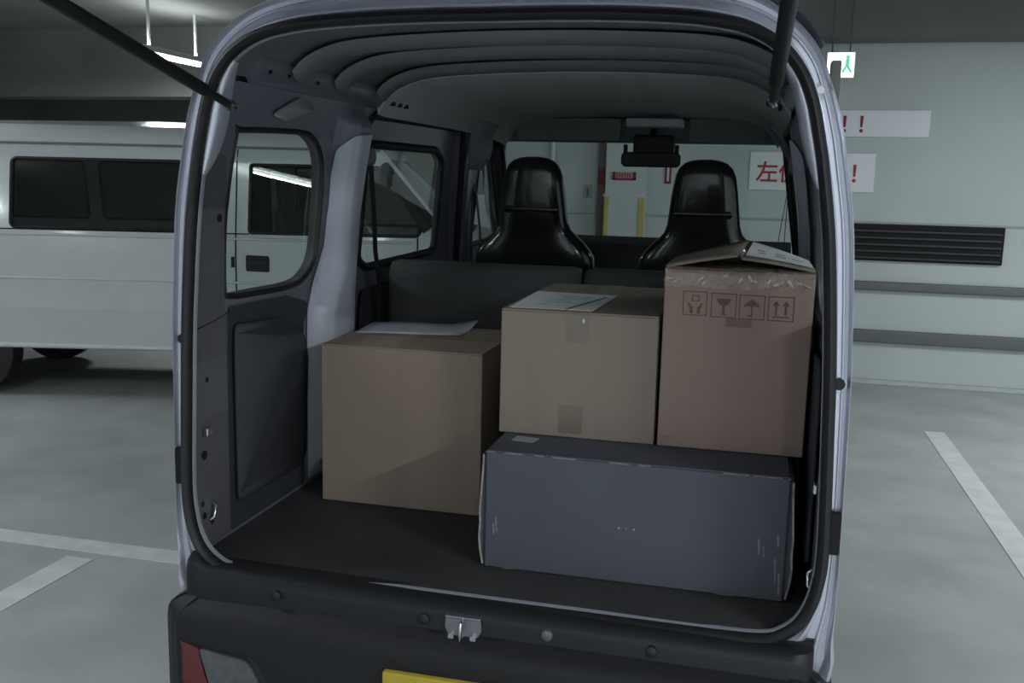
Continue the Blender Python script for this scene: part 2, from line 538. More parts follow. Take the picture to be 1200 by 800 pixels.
# cross section through the rear opening: seal line S and outer body edge O (half, x to the right)
S_half = [(0, 1.806), (.12, 1.806), (.23, 1.804), (.33, 1.799), (.40, 1.792), (.47, 1.777), (.526, 1.746), (.562, 1.705), (.585, 1.655),
          (.600, 1.595), (.613, 1.53), (.632, 1.40), (.648, 1.2), (.655, 1.05), (.661, .90), (.662, .82), (.658, .775), (.649, .732),
          (.630, .692), (.600, .665), (.565, .652), (.48, .648), (.25, .648), (0, .648)]
O_half = [(0, 1.872), (.12, 1.872), (.23, 1.869), (.33, 1.862), (.41, 1.852), (.49, 1.826), (.550, 1.786), (.590, 1.740), (.612, 1.69),
          (.634, 1.625), (.650, 1.55), (.671, 1.42), (.685, 1.2), (.689, 1.05), (.691, .90), (.692, .82), (.692, .775), (.692, .72),
          (.690, .66), (.690, .60), (.66, .57), (.48, .57), (.25, .57), (0, .57)]
SH = spline([(a, b, 0) for a, b in S_half], 4)
OH = spline([(a, b, 0) for a, b in O_half], 4)
def full(h):
    r = [(p.x, p.y) for p in h]
    return r+[(-x, z) for x, z in reversed(r[1:-1])]
S = full(SH)
O = full(OH)
def ring(u, y):
    return [(a[0]+u*(b[0]-a[0]), y, a[1]+u*(b[1]-a[1])) for a, b in zip(S, O)]

# painted jamb all round the opening
jm = MB()
jm.loft([ring(u, y) for u, y in ((-.10, .012), (-.05, .009), (.20, .011), (.26, .007), (.32, .007), (.38, .012), (.56, .013), (.61, .009), (.66, .009),
                                  (.72, .013), (.86, .012), (.92, .004), (1.0, .0), (1.07, .010), (1.14, .05), (1.20, .14))], True, False)
jm.build('door_jamb', jamb_m, van, smooth=30)
def ringn(d, y):
    r = []
    n = len(S)
    for i in range(n):
        t = Vector(S[(i+1) % n])-Vector(S[i-1])
        t.normalize()
        r.append((S[i][0]-t.y*d, y, S[i][1]+t.x*d))
    return r
# black weatherstrip
ws = MB()
ws.loft([ringn(d, y) for d, y in ((-.007, .012), (-.0095, .0), (-.007, -.012), (.0, -.017), (.008, -.013), (.012, .0), (.012, .035))], True, False)
ws.build('weatherstrip', rubber, van, smooth=50)
# thin bright lip inside the seal
lp = MB()
lp.loft([ringn(d, y) for d, y in ((-.008, .014), (-.009, .005), (-.011, .003), (-.0125, .006), (-.012, .016))], True, False)
lp.build('flange_lip', silver, van, smooth=50)

# wall shape
WZ = [0.0, .66, 1.08, 1.2, 1.4, 1.53, 1.6, 1.70, 1.75]
WX = [.662, .662, .66, .655, .64, .62, .607, .585, .54]
def xin(z):
    return float(np.interp(z, WZ, WX))
def cab(y, z, flip):
    # the cab side on the driver's side stands a little further out
    return .032*smooth01((y-1.25)/.5)*(1-smooth01((z-1.60)/.09)) if flip > 0 else 0.0
oz = [p[1] for p in O_half][5:20][::-1]
ox = [p[0] for p in O_half][5:20][::-1]
def smooth01(t):
    t = max(0.0, min(1.0, t))
    return t*t*(3-2*t)
def f_in(y, z, amp=.046):
    x = xin(z)
    # rounded pillar between the quarter window and the sliding door
    y0 = .640-.075*smooth01((1.27-z)/.15)
    x += .016*(1-smooth01((y-.012)/.075))*smooth01((z-1.45)/.08)
    b = smooth01((y-y0)/.085)*smooth01((.835-y)/.05)
    x -= amp*b*smooth01((z-.68)/.04)*smooth01((1.70-z)/.06)
    return x
def f_out(y, z):
    x = float(np.interp(z, oz, ox))
    return x+.012+.028*smooth01((y-.1)/.35)-.05*smooth01((y-2.5)/.8)

ZS = frange(.70, 1.68, 16)
quarter = [Vector((p.x, p.y)) for p in spline([(.150, 1.592, 0), (.165, 1.601, 0), (.438, 1.611, 0), (.528, 1.600, 0), (.590, 1.560, 0), (.618, 1.50, 0), (.632, 1.41, 0),
           (.620, 1.29, 0), (.564, 1.237, 0), (.478, 1.221, 0), (.30, 1.223, 0), (.180, 1.229, 0), (.156, 1.254, 0), (.145, 1.418, 0)], 4, True)]
quarter_out = [Vector((p.x+(.085 if p.x > .4 else .03+.055*max(0, p.x-.15)/.25), p.y)) for p in quarter]
slide_open = round_poly([(.845, 1.682), (1.80, 1.690), (1.93, 1.19), (1.93, .70), (.90, .70), (.862, 1.15)], [.07, .06, .1, .05, .05, .2])
front_open = round_poly([(2.04, 1.685), (2.36, 1.675), (2.84, 1.19), (2.90, .60), (2.10, .60), (2.08, 1.15)], [.03, .05, .08, .05, .05, .1])

YS = [.025, .04, .055, .07, .085, .565, .58, .595, .61, .625, .64, .655, .67, .685, .70, .715, .73, .785, .795, .805, .815, .825, .835, 1.2, 2.0]
for flip in (-1, 1):
    f_side = (lambda y, z, a=(.046 if flip < 0 else .024), fl=flip: f_in(y, z, a)+cab(y, z, fl))
    out = [(.012, 1.70), (.012, .655), (2.95, .655), (2.90, 1.18), (2.42, 1.70)]
    side = 'left' if flip < 0 else 'right'
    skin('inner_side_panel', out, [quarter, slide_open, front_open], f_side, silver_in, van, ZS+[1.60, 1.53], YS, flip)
    skin('outer_side_panel', [(.12, 1.74), (.12, .36), (.45, .36), (.5, .30), (3.15, .30), (3.15, 1.0), (2.95, 1.18), (2.42, 1.74)],
         [quarter_out, slide_open, front_open], f_out, silver, van, frange(.45, 1.7, 14), frange(.15, .5, 6)+frange(2.5, 3.1, 5), flip)
    # window reveals: bridge inner and outer skin round each opening
    for nm, lp_ in (('window_reveal', quarter), ('door_reveal', slide_open), ('door_reveal', front_open)):
        r1 = [(flip*f_side(p.x, p.y), p.x, p.y) for p in lp_]
        r2 = [(flip*f_out(p.x, p.y), p.x, p.y) for p in (quarter_out if lp_ is quarter else lp_)]
        MB().loft([r1, r2], True, False).build(nm, rubber if nm != 'door_reveal' else silver_in, van, smooth=40)
    # quarter window: glass and rubber surround
    skin('quarter_glass', quarter, [], lambda y, z: xin(z)+.018, win, van, frange(1.25, 1.6, 6), (), flip)
    MB().tube([(flip*(xin(p.y)+.004), p.x, p.y) for p in quarter], .008, 6, True).build('window_rubber', rubber, van, smooth=60)
    MB().tube([(flip*(f_side(p.x, p.y)+.001), p.x, p.y) for p in slide_open], .013, 8, True).build('door_seal', rubber, van, smooth=60)
    MB().tube([(flip*(f_side(p.x, p.y)+.001), p.x, p.y) for p in front_open], .012, 8, True).build('door_seal', rubber, van, smooth=60)
    # sliding door with window
    dz = [p for p in slide_open]
    glass_o = round_poly([(.965, 1.602), (1.60, 1.606), (1.70, 1.57), (1.735, 1.232), (1.06, 1.222), (.985, 1.25)], [.03, .05, .05, .05, .04, .04])
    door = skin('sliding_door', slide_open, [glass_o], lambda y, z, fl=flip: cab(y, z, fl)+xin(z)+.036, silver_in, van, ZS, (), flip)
    skin('door_glass', glass_o, [], lambda y, z, fl=flip: cab(y, z, fl)+xin(z)+.040, win, door, frange(1.25, 1.6, 6), (), flip)
    MB().tube([(flip*(xin(p.y)+cab(p.x, p.y, flip)+.034), p.x, p.y) for p in glass_o], .014, 8, True).build('glass_rubber', rubber, door, smooth=60)
    # door trim board below the window
    tb = [(1.0, 1.16), (1.84, 1.16), (1.86, .74), (.95, .74)]
    skin('door_trim', round_poly(tb, .04), [], lambda y, z, fl=flip: cab(y, z, fl)+xin(z)+.020, panel_dk, door, frange(.8, 1.1, 4), (), flip)
    # front door
    fg = round_poly([(2.10, 1.645), (2.33, 1.635), (2.74, 1.235), (2.13, 1.225)], [.02, .04, .05, .03])
    fd = skin('front_door', front_open, [fg], lambda y, z, fl=flip: cab(y, z, fl)+xin(z)+.036, trim_gr, van, ZS, (), flip)
    skin('door_glass', fg, [], lambda y, z, fl=flip: cab(y, z, fl)+xin(z)+.040, win, fd, (1.3, 1.4, 1.5, 1.6), (), flip)
    MB().tube([(flip*(xin(p.y)+cab(p.x, p.y, flip)+.034), p.x, p.y) for p in fg], .012, 8, True).build('glass_rubber', rubber, fd, smooth=60)
    # grey plastic cover on the rear pillar
    dcov = round_poly([(.014, 1.47), (.060, 1.545), (.115, 1.545), (.135, 1.40), (.150, 1.22), (.165, 1.16), (.165, .666), (.014, .666)], [.01, .02, .02, .3, .2, .05, .01, .01])
    pc = skin('pillar_cover', dcov, [], lambda y, z: xin(z)-.004, trim_gr, van, [.685]+frange(.72, 1.5, 10), (), flip)
    for (y, z, r, m_) in ((.111, 1.409, .009, hole_m), (.078, 1.053, .006, hole_m), (.060, .885, .011, hole_m), (.047, .775, .007, chrome), (.085, .72, .006, chrome), (.055, .745, .008, hole_m)):
        MB().cyl((flip*(xin(z)-.0055), y, z), (flip*(xin(z)-.001), y, z), r, 12).build('fastener' if m_ is chrome else 'clip_hole', m_, pc, smooth=40)
    MB().tube([(flip*(xin(.76)-.006), .088, .768), (flip*(xin(.76)-.016), .084, .760), (flip*(xin(.74)-.016), .076, .738), (flip*(xin(.73)-.006), .072, .728)], .004, 8).build('tie_hook', chrome, pc, smooth=60)
    lt = MB()
    lt.box(min(flip*.652, flip*.640), max(flip*.652, flip*.640), .050, .072, .930, .950)
    lt.build('side_latch', chrome, pc, bevel=0.003)
    MB().tube([(flip*(xin(1.167)-.0045), .040, 1.172), (flip*(xin(1.167)-.0045), .10, 1.180), (flip*(xin(1.167)-.0045), .165, 1.192)], .0018, 4).build('seam', hole_m, pc)
    # recessed trim board below the quarter window
    bd = round_poly([(.185, 1.165), (.40, 1.150), (.545, 1.085), (.560, 1.02), (.545, .755), (.50, .735), (.19, .735)], [.02, .06, .04, .03, .05, .03, .02])
    sb = skin('side_trim_board', bd, [], lambda y, z: xin(z)-.008, panel_dk, van, frange(.76, 1.14, 8), (), flip, thick=.008)
    MB().tube([(flip*(xin(z)-.009), y, z) for y, z in ((.548, 1.10), (.560, 1.05), (.563, 1.0), (.556, .80), (.545, .755), (.53, .742))], .0028, 6).build('trim_edge_highlight', silver_in, sb, smooth=60)  # silver bead painting in the highlight on the board's edge
    # dark lining of the lower wall
    lw = round_poly([(.168, 1.205), (.45, 1.200), (.558, 1.165), (.560, .668), (.168, .668)], [.01, .03, .02, .01, .01])
    skin('lower_lining', lw, [], lambda y, z: xin(z)-.002, panel_dk, van, frange(.7, 1.15, 8), (), flip)
    # dark belt panel under the window
    bp_ = round_poly([(.168, 1.206), (.45, 1.201), (.575, 1.170), (.562, 1.115), (.40, 1.163), (.175, 1.178)], .02)
    skin('belt_trim', bp_, [], lambda y, z: xin(z)-.0045, panel_dk, van, (1.15,), (), flip)
    # embossed plate above the quarter window
    em = round_poly([(.268, 1.640), (.345, 1.632), (.50, 1.672), (.40, 1.690)], .012)
    skin('embossed_plate', em, [], lambda y, z: xin(z)-.006, mat('plate_paint', (0.42, 0.43, 0.46), 0.5, 0.4), van, (1.66,), (), flip, thick=.006)
    # pillar with its reflected light painted in, between quarter window and sliding door
    pl_ = round_poly([(.655, 1.575), (.70, 1.615), (.838, 1.625), (.840, 1.40), (.862, 1.10), (.880, .675), (.572, .675), (.572, 1.15), (.602, 1.225), (.650, 1.31), (.656, 1.42), (.650, 1.51)], [.03, .03, .02, .1, .1, .01, .01, .05, .05, .05, .1, .05])
    skin('door_pillar', pl_, [], lambda y, z, g=f_side: g(y, z)-.006, pillar_paint_lit, van, ZS+[1.6], YS, flip)
    # rounded bright flange beside the upper seal
    fl_ = MB()
    idx = [i for i in range(len(S)) if S[i][0]*flip > 0 and 1.50 < S[i][1] < 1.745]
    idx.sort(key=lambda i: S[i][1])
    prof_ = [(-.009, .004), (-.013, .002), (-.019, .006), (-.024, .015), (-.027, .028), (-.028, .045)]
    rs_ = []
    for i in idx:
        k = math.sin(math.pi*min(1, max(0, (S[i][1]-1.495)/.255)))**.6
        t = Vector(S[(i+1) % len(S)])-Vector(S[i-1])
        t.normalize()
        rs_.append([(S[i][0]-t.y*(-.009+(d+.009)*k), .004+(y-.004)*k, S[i][1]+t.x*(-.009+(d+.009)*k)) for d, y in prof_])
    fl_.loft(rs_, False, False)
    fl_.build('pillar_flange', jamb_m, van, smooth=70)
    # roof rail
    rl = MB()
    rings = []
    for y in frange(.16, 1.95, 14):
        rings.append([(flip*a, y, b) for a, b in ((.585, 1.700), (.570, 1.703), (.555, 1.722), (.548, 1.742), (.550, 1.756), (.562, 1.757), (.60, 1.74))])
    rl.loft(rings)
    rr = rl.build('roof_rail', silver_in, van, smooth=50)
    for y in (.20, .29, .44):
        MB().cyl((flip*.552, y, 1.732), (flip*.575, y, 1.722), .008, 10).build('bolt_hole', hole_m, rr)
    for y in (.93, .985, 1.04):
        MB().box(min(flip*.566, flip*.545), max(flip*.566, flip*.545), y, y+.022, 1.712, 1.738).build('vent_slot', hole_m, rr)
    # rear seat belt on the pillar
    b0 = (flip*.590, .858, 1.563)
    sbt = MB().tube([(b0[0]+flip*.01, b0[1], b0[2]), (b0[0]-flip*.012, b0[1], b0[2])], [.028, .024], 18).build('belt_anchor', mat('belt_grey', (0.17, 0.175, 0.18), 0.6), van, smooth=40)
    wb = MB()
    wb.loft([[(flip*(x+.002), y-.016, z), (flip*(x+.002), y+.016, z), (flip*x, y+.016, z), (flip*x, y-.016, z)] for x, y, z in
             ((.588, .864, 1.553), (.607, .935, 1.42), (.628, 1.00, 1.28), (.632, 1.055, 1.14), (.635, 1.10, .95))])
    wb.build('belt_webbing', rubber, sbt)
    # front seat belt
    b1 = (flip*(.610 if flip < 0 else .632), 2.03, 1.495)
    sb1 = MB().box(min(b1[0], b1[0]+flip*.03), max(b1[0], b1[0]+flip*.03), 2.00, 2.06, 1.45, 1.535).build('belt_anchor', rubber, van, bevel=.008)
    wb = MB()
    for dx, dy in ((0, -.03), (-.02, .03)):
        wb.loft([[(flip*(x+.002), y-.014, z), (flip*(x+.002), y+.014, z), (flip*x, y+.014, z), (flip*x, y-.014, z)] for x, y, z in
             ((.615+dx*.2, 2.03+dy*.3, 1.47), (.612+dx, 2.02+dy, 1.30), (.60+dx, 2.0+dy, 1.05), (.60+dx, 1.98+dy, .85))])
    wb.build('belt_webbing', rubber, sb1)
    # pillar between the doors: cover and post
    pb = round_poly([(1.86, 1.70), (2.03, 1.70), (2.06, 1.20), (2.06, .70), (1.945, .70), (1.945, 1.20)], .02)
    skin('centre_pillar', pb, [], lambda y, z, fl=flip: cab(y, z, fl)+xin(z)+.004, silver_in, van, frange(.8, 1.65, 9), (), flip, thick=.02)
    pcv = round_poly([(1.82, 1.735), (2.10, 1.735), (2.16, 1.60), (2.06, 1.545), (1.90, 1.545)], .03)
    skin('pillar_cap', pcv, [], lambda y, z, fl=flip: cab(y, z, fl)+xin(z)-.006, mat('pillar_cap_grey', (0.26, 0.265, 0.29), 0.7), van, (1.6, 1.65, 1.7), (), flip, thick=.02)
    # windscreen pillar
    ap = MB()
    ap.tube([(flip*.60, 2.36, 1.715), (flip*.672, 2.55, 1.57), (flip*.712, 2.74, 1.38), (flip*.735, 2.97, 1.16)], [.040, .034, .034, .045], 10)
    ap.build('windscreen_pillar', mat('pillar_black', (0.022, 0.023, 0.025), 0.7), van, smooth=60)

# roof: inner sheet, ribs, headliner, outer skin
def roof_line(off=0.0, n=25):
    pts = spline([(-.585, 1.700, 0), (-.545, 1.752, 0), (-.48, 1.785, 0), (-.39, 1.802, 0), (-.2, 1.812, 0), (0, 1.815, 0), (.2, 1.812, 0),
                  (.39, 1.802, 0), (.48, 1.785, 0), (.545, 1.752, 0), (.585, 1.700, 0)], 3)
    return [(p.x*(1+off*.6), p.y+off) for p in pts]
RL = roof_line()
MB().loft([[(x, y, z+.012) for x, z in RL] for y in (.04, .9, 1.0)], False, False).build('roof_sheet', roof_in, van, smooth=40)
for y in (.33, .56, .84):
    rb = MB()
    prof = ((-.045, .010), (-.036, -.006), (-.018, -.013), (.018, -.013), (.036, -.006), (.045, .010))
    rb.loft([[(x*.965, y+a, z+b-.004) for a, b in prof] for x, z in RL[2:-2]], True, True)
    rb.build('roof_rib', roof_in, van, smooth=50)
MB().loft([[(x*.985, y, z+dz_) for x, z in RL] for y, dz_ in ((.885, .0), (.89, -.016), (.95, -.020), (1.6, -.018), (2.1, -.025), (2.38, -.045))], False, False).build('headliner', headliner_m, van, smooth=40)
ro = roof_line(.055)
MB().loft([[(x, y, z+dz_) for x, z in ro] for y, dz_ in ((.06, .0), (.3, .02), (1.4, .025), (2.2, .0), (2.46, -.06))], False, False).build('roof_skin', silver, van, smooth=40)
# windscreen header, visors, mirror, lamp, dash
hd = MB()
hd.loft([[(x, y, z) for y, z in ((2.30, 1.765), (2.40, 1.77), (2.47, 1.73), (2.44, 1.675), (2.40, 1.672), (2.34, 1.715))] for x in frange(-.575, .575, 9)])
hd.build('windscreen_header', mat('header_grey', (0.16, 0.17, 0.175), 0.9), van, smooth=50)
for x0, x1 in ((-.50, -.06), (.22, .52)):
    v_ = MB()
    v_.box(x0, x1, 2.27, 2.285, 1.675, 1.768)
    v_.build('sun_visor', mat('visor_grey', (0.20, 0.205, 0.21), 0.9), van, bevel=.006)
MB().box(-.025, .200, 2.16, 2.27, 1.728, 1.762).build('interior_lamp', mat('lamp_cover', (0.5, 0.5, 0.54), 0.5), van, bevel=.006)
mr = MB()
mr.loft([[(x, 2.20+.02*abs(x-.075)+.0*k+dy, 1.600+h*math.sin(a)) for a, dy in ((math.radians(90), 0), (math.radians(90), .03), (math.radians(-90), .035), (math.radians(-90), .0))] for k, (x, h) in enumerate(((-.045, .018), (-.03, .030), (.18, .030), (.195, .018)))])
mirror = mr.build('rear_view_mirror', rubber, van, bevel=.006)
MB().box(-.0, .165, 2.22, 2.30, 1.62, 1.70).build('dash_camera', black_pl, mirror, bevel=.012)
MB().cyl((.075, 2.24, 1.66), (.075, 2.30, 1.73), .012).build('mirror_stem', black_pl, mirror)
for x in (-.03, .178):
    MB().box(x-.008, x+.008, 2.215, 2.235, 1.60, 1.66).build('mirror_bracket', black_pl, mirror, bevel=.003)
db = MB()
db.loft([[(x, y, z) for y, z in ((2.52, .62), (2.50, 1.10), (2.54, 1.235), (2.60, 1.265), (2.98, 1.245), (3.02, .62))] for x in (-.66, -.3, 0, .3, .66)])
db.build('dashboard', mat('dash_black', (0.02, 0.021, 0.023), 0.75), van, smooth=40)
wsn = MB()
wsn.loft([[(-.60, 2.43, 1.695), (0, 2.50, 1.70), (.60, 2.43, 1.695)], [(-.70, 2.70, 1.43), (0, 2.78, 1.43), (.70, 2.70, 1.43)], [(-.735, 2.98, 1.17), (0, 3.06, 1.17), (.735, 2.98, 1.17)]], False, False)
wsn.build('windscreen', win, van, smooth=60)
nose = MB()
nose.loft([[(-.63, 2.97, z), (-.50, 3.10+.0*z, z), (0, 3.16, z), (.50, 3.10, z), (.63, 2.97, z)] for z in (.30, .60, .95, 1.17)], False, False)
nose.build('nose_panel', silver, van, smooth=40)
st = MB()
st.tube([(.32+.185*math.cos(a), 2.33+.05*math.sin(a), 1.10+.17*math.sin(a)) for a in frange(0, 2*math.pi*23/24, 24)], .014, 8, True)
st.tube([(.32, 2.34, 1.10), (.32, 2.52, 1.05)], .03, 8)
st.build('steering_wheel', black_pl, van, smooth=50)

# floors
MB().box(-.664, .664, .012, 1.16, .630, .660).build('cargo_floor', floor_mat, van)
MB().box(-.655, .655, 1.16, 3.0, .55, .60).build('cab_floor', floor_mat, van)
MB().box(-.62, .62, .10, 3.10, .34, .58).build('underbody', black_pl, van)
# rear bench back rest, full width
rs = MB()
sect = [(1.105, .665), (1.10, 1.20), (1.108, 1.228), (1.128, 1.244), (1.165, 1.244), (1.185, 1.22), (1.20, 1.10), (1.20, .665)]
def bench(x0, x1):
    r = []
    for x, d in ((x0, .02), (x0+.008, .006), (x0+.025, 0), (x1-.025, 0), (x1-.008, .006), (x1, .02)):
        r.append([(x, y+(d if y < 1.15 else -d), z-(d if z > 1.0 else 0)) for y, z in sect])
    return r
rs.loft(bench(-.632, -.002))
rs.loft(bench(.002, .632))
rs.build('rear_seat_back', seat_cloth, van, smooth=50)
# front seats with one-piece headrests
def front_seat(cx, y0, nm='front_seat'):
    rows = [(1.590, .024, .014), (1.586, .050, .026), (1.577, .073, .037), (1.560, .091, .046), (1.532, .104, .052), (1.48, .113, .056), (1.42, .120, .058), (1.365, .126, .058), (1.335, .136, .058),
            (1.310, .158, .058), (1.285, .186, .060), (1.262, .206, .062), (1.235, .222, .066), (1.18, .232, .070), (1.05, .236, .075), (.90, .238, .080), (.80, .235, .075)]
    mb = MB()
    rings = []
    for z, w, t in rows:
        yc = y0+.30*(1.59-z)*.55
        rg = []
        for k in range(32):
            a = 2*math.pi*k/32
            ca, sa = math.cos(a), math.sin(a)
            e_ = .55
            rg.append((cx+w*math.copysign(abs(ca)**e_, ca), yc+t*math.copysign(abs(sa)**.8, sa), z))
        rings.append(rg)
    mb.loft(rings)
    so = mb.build(nm, seat_vinyl, van, smooth=70)
    cu = MB()
    cu.box(cx-.225, cx+.225, y0+.17, y0+.62, .72, .88)
    cu.build('seat_cushion', seat_cloth, so, bevel=.05, seg=4)
    MB().box(cx-.20, cx+.20, y0+.20, y0+.60, .58, .73).build('seat_base', black_pl, so)
    # moulded hollow panel of the back shell
    pn = MB()
    pts = []
    for z, w in ((1.50, .070), (1.47, .082), (1.42, .086), (1.40, .080)):
        pass
    pn.loft([[(cx-w, y0+.165*(1.59-z)-t, z), (cx-w*.6, y0+.165*(1.59-z)-t-.0015, z), (cx+w*.6, y0+.165*(1.59-z)-t-.0015, z), (cx+w, y0+.165*(1.59-z)-t, z)]
             for z, w, t in ((1.416, .090, .052), (1.407, .098, .0575), (1.398, .098, .0575), (1.389, .090, .052))], False, False)
    pn.build('back_crease', seat_vinyl, so, smooth=60)
    return so
front_seat(.327, 1.64)
front_seat(-.282, 1.64)

# rear sill, bumper, lamp, plate, striker
st_path = [(-.655, .04), (-.655, -.02)]
sill = MB()
sect = [(.030, .644), (-.012, .643), (-.034, .634), (-.044, .615), (-.046, .55), (.03, .55)]
rings = []
for x, k in ((-.662, .30), (-.658, .72), (-.645, .92), (-.615, 1.0), (.615, 1.0), (.645, .92), (.658, .72), (.662, .30)):
    up = .036*smooth01((abs(x)-.57)/.08) if x < 0 else .012*smooth01((abs(x)-.57)/.08)
    rings.append([(x, .03+(y-.03)*k, z+up*(1 if z > .6 else 0)) for y, z in sect])
sill.loft(rings)
sill_o = sill.build('sill_trim', black_pl, van, smooth=40)
for (x, z) in ((-.43, .628), (-.10, .622), (.155, .622), (.36, .618)):
    MB().tube([(x, -.040, z), (x, -.050, z), (x, -.053, z)], [.012, .011, .006], 12).build('rubber_buffer' if x != .155 else 'sill_bolt', rubber if x != .155 else grey_m, sill_o, smooth=40)
# bumper swept round the corners
bp_pts = [(-.703, .30), (-.703, .0), (-.690, -.045), (-.650, -.078), (-.58, -.086), (0, -.092), (.58, -.086), (.650, -.078), (.690, -.045), (.703, .0), (.703, .30)]
bpl = [Vector((p.x, p.y)) for p in spline([(a, b, 0) for a, b in bp_pts], 3)]
def inset(path, d):
    r = []
    for i, p in enumerate(path):
        t = path[min(i+1, len(path)-1)]-path[max(i-1, 0)]
        t.normalize()
        nrm = Vector((-t.y, t.x))
        r.append(p+nrm*d)
    return r
bm_ = MB()
prof = ((.05, .27), (.006, .285), (.0, .32), (.0, .545), (.003, .566), (.010, .578), (.024, .588), (.05, .602), (.052, .56))
bm_.loft([[(p.x, p.y, z) for p in inset(bpl, d)] for d, z in prof], False, False)
bumper = bm_.build('bumper', mat('bumper_black', (0.014, 0.0145, 0.017), 0.6, spec=0.3, bump=0.06, bscale=300), van, smooth=45)
for fl, lab in ((-1, None), (1, None)):
    def q(pts, y=-.0895):
        return [(fl*x, y+.22*max(0, x-.60)**1.0*1.0+.05*max(0, x-.64), z) for x, z in pts]
    lamp = MB()
    lamp.prism(q(round_poly([(.652, .520), (.46, .503), (.435, .46), (.425, .395), (.652, .395)], [.01, .05, .03, .01, .01])), (0, .02, 0))
    lo = lamp.build('tail_lamp', mat('lamp_black', (0.02, 0.02, 0.022), 0.3), van)
    MB().prism(q(round_poly([(.648, .516), (.590, .509), (.578, .455), (.565, .418), (.648, .428)], .004), -.0935), (0, .006, 0)).build('red_lens', red_lens, lo)
    MB().prism(q(round_poly([(.588, .508), (.478, .495), (.452, .455), (.440, .414), (.563, .418)], [.004, .03, .02, .01, .004]), -.0935), (0, .006, 0)).build('clear_lens', clear_lens, lo)
    MB().prism(q([(.648, .428), (.565, .417), (.440, .413), (.44, .398), (.648, .398)], -.0935), (0, .006, 0)).build('red_lens', red_lens, lo)
MB().box(-.168, .168, -.108, -.090, .360, .527).build('licence_plate', yellow_plate, van, bevel=.004)
# striker plate in the middle of the sill
stp = MB()
stp.prism([(-.054, -.050, .636), (.020, -.050, .636), (.022, -.050, .612), (.010, -.050, .588), (-.044, -.050, .588), (-.056, -.050, .612)], (0, .006, 0))
dull = mat('dull_steel', (0.28, 0.285, 0.32), 0.35, 0.8)
striker = stp.build('striker_plate', dull, van, bevel=.002)
MB().box(-.054, .020, -.054, -.034, .634, .640).build('striker_flange', dull, striker, bevel=.002)
MB().tube([(-.018, -.05, .632), (-.018, -.066, .630), (-.018, -.068, .612), (-.018, -.066, .596), (-.018, -.05, .594)], .004, 8).build('striker_loop', chrome, striker, smooth=60)
for x in (-.040, .006):
    MB().cyl((x, -.058, .598), (x, -.050, .598), .007, 6).build('striker_bolt', chrome, striker)
MB().tube([(-.115, -.005, .6465), (.018, -.005, .6465)], .0022, 6).build('sill_highlight_strip', chrome, sill_o)  # steel strip added in place of the highlight on the sill seal

# right jamb fittings
for (x, z, r) in ((.668, 1.155, .011),):
    for fl in (-1, 1):
        MB().tube([(fl*x, .026, z), (fl*x, .012, z)], [.021, .018], 4).build('buffer_plate', chrome, van)
        MB().cyl((fl*x, .020, z), (fl*x, .006, z), r, 12).build('rubber_stop', rubber, van, smooth=40)
for fl in (-1, 1):
    bx = MB()
    bx.loft([[(fl*(x-.008), -.002, z), (fl*(x+.009), -.002, z), (fl*(x+.009), .020, z), (fl*(x-.008), .020, z)] for x, z in ((.680, .915), (.681, .905), (.681, .845), (.679, .835))])
    bx.build('jamb_slot', hole_m, van)
    MB().tube([(fl*.600, .025, 1.672), (fl*.600, .012, 1.672)], [.024, .020], 4).build('strut_bracket', silver, van)
    MB().cyl((fl*.598, .016, 1.672), (fl*.598, .004, 1.672), .007, 10).build('bracket_bolt', chrome, van, smooth=40)
    MB().cyl((fl*.648, .018, 1.46), (fl*.648, .014, 1.46), .005, 10).build('jamb_hole', hole_m, van)

# raised tailgate on its two gas struts
tg = MB()
r_ = []
for y, z, w, t in ((.05, 1.880, .40, .02), (-.02, 1.876, .56, .03), (-.10, 1.868, .60, .05), (-.45, 1.815, .63, .08), (-.85, 1.815, .655, .08), (-1.18, 1.84, .66, .06), (-1.24, 1.86, .62, .02)):
    r_.append([(-w, y, z), (-w*.6, y, z+.012), (0, y, z+.016), (w*.6, y, z+.012), (w, y, z), (w*.97, y+.012, z+t), (0, y+.012, z+t+.03), (-w*.97, y+.012, z+t)])
tg.loft(r_)
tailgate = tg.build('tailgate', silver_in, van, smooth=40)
for x in (-.36, .36):
    MB().box(x-.035, x+.035, -.03, .05, 1.845, 1.882).build('tailgate_hinge', silver_in, tailgate, bevel=.004)
MB().tube([(-.5, -.10, 1.862), (-.3, -.12, 1.868), (.3, -.12, 1.868), (.5, -.10, 1.862)], .008, 6).build('tailgate_seal', rubber, tailgate, smooth=50)
for fl, A, B in ((-1, (-.556, .035, 1.643), (-.585, -.50, 1.770)), (1, (.517, .035, 1.650), (.570, -.50, 1.880))):
    pass
def strut(A, B):
    A, B = Vector(A), Vector(B)
    d = B-A
    so = MB().cyl(A+d*.16, B, .0125, 14).build('gas_strut', black_pl, van, smooth=40)
    MB().cyl(A, A+d*.18, .0085, 10).build('strut_rod', rubber, so, smooth=40)
    MB().tube([A+Vector((0, .02, -.004)), A+Vector((0, .0, 0)), A+Vector((0, -.012, .004))], [.006, .013, .010], 10).build('ball_joint', chrome, so, smooth=60)
STRUT_L = ((-.556, .035, 1.643), (-.585, -.52, 1.785))
STRUT_R = ((.520, .035, 1.655), (.533, -.52, 1.805))
strut(*STRUT_L)
strut(*STRUT_R)

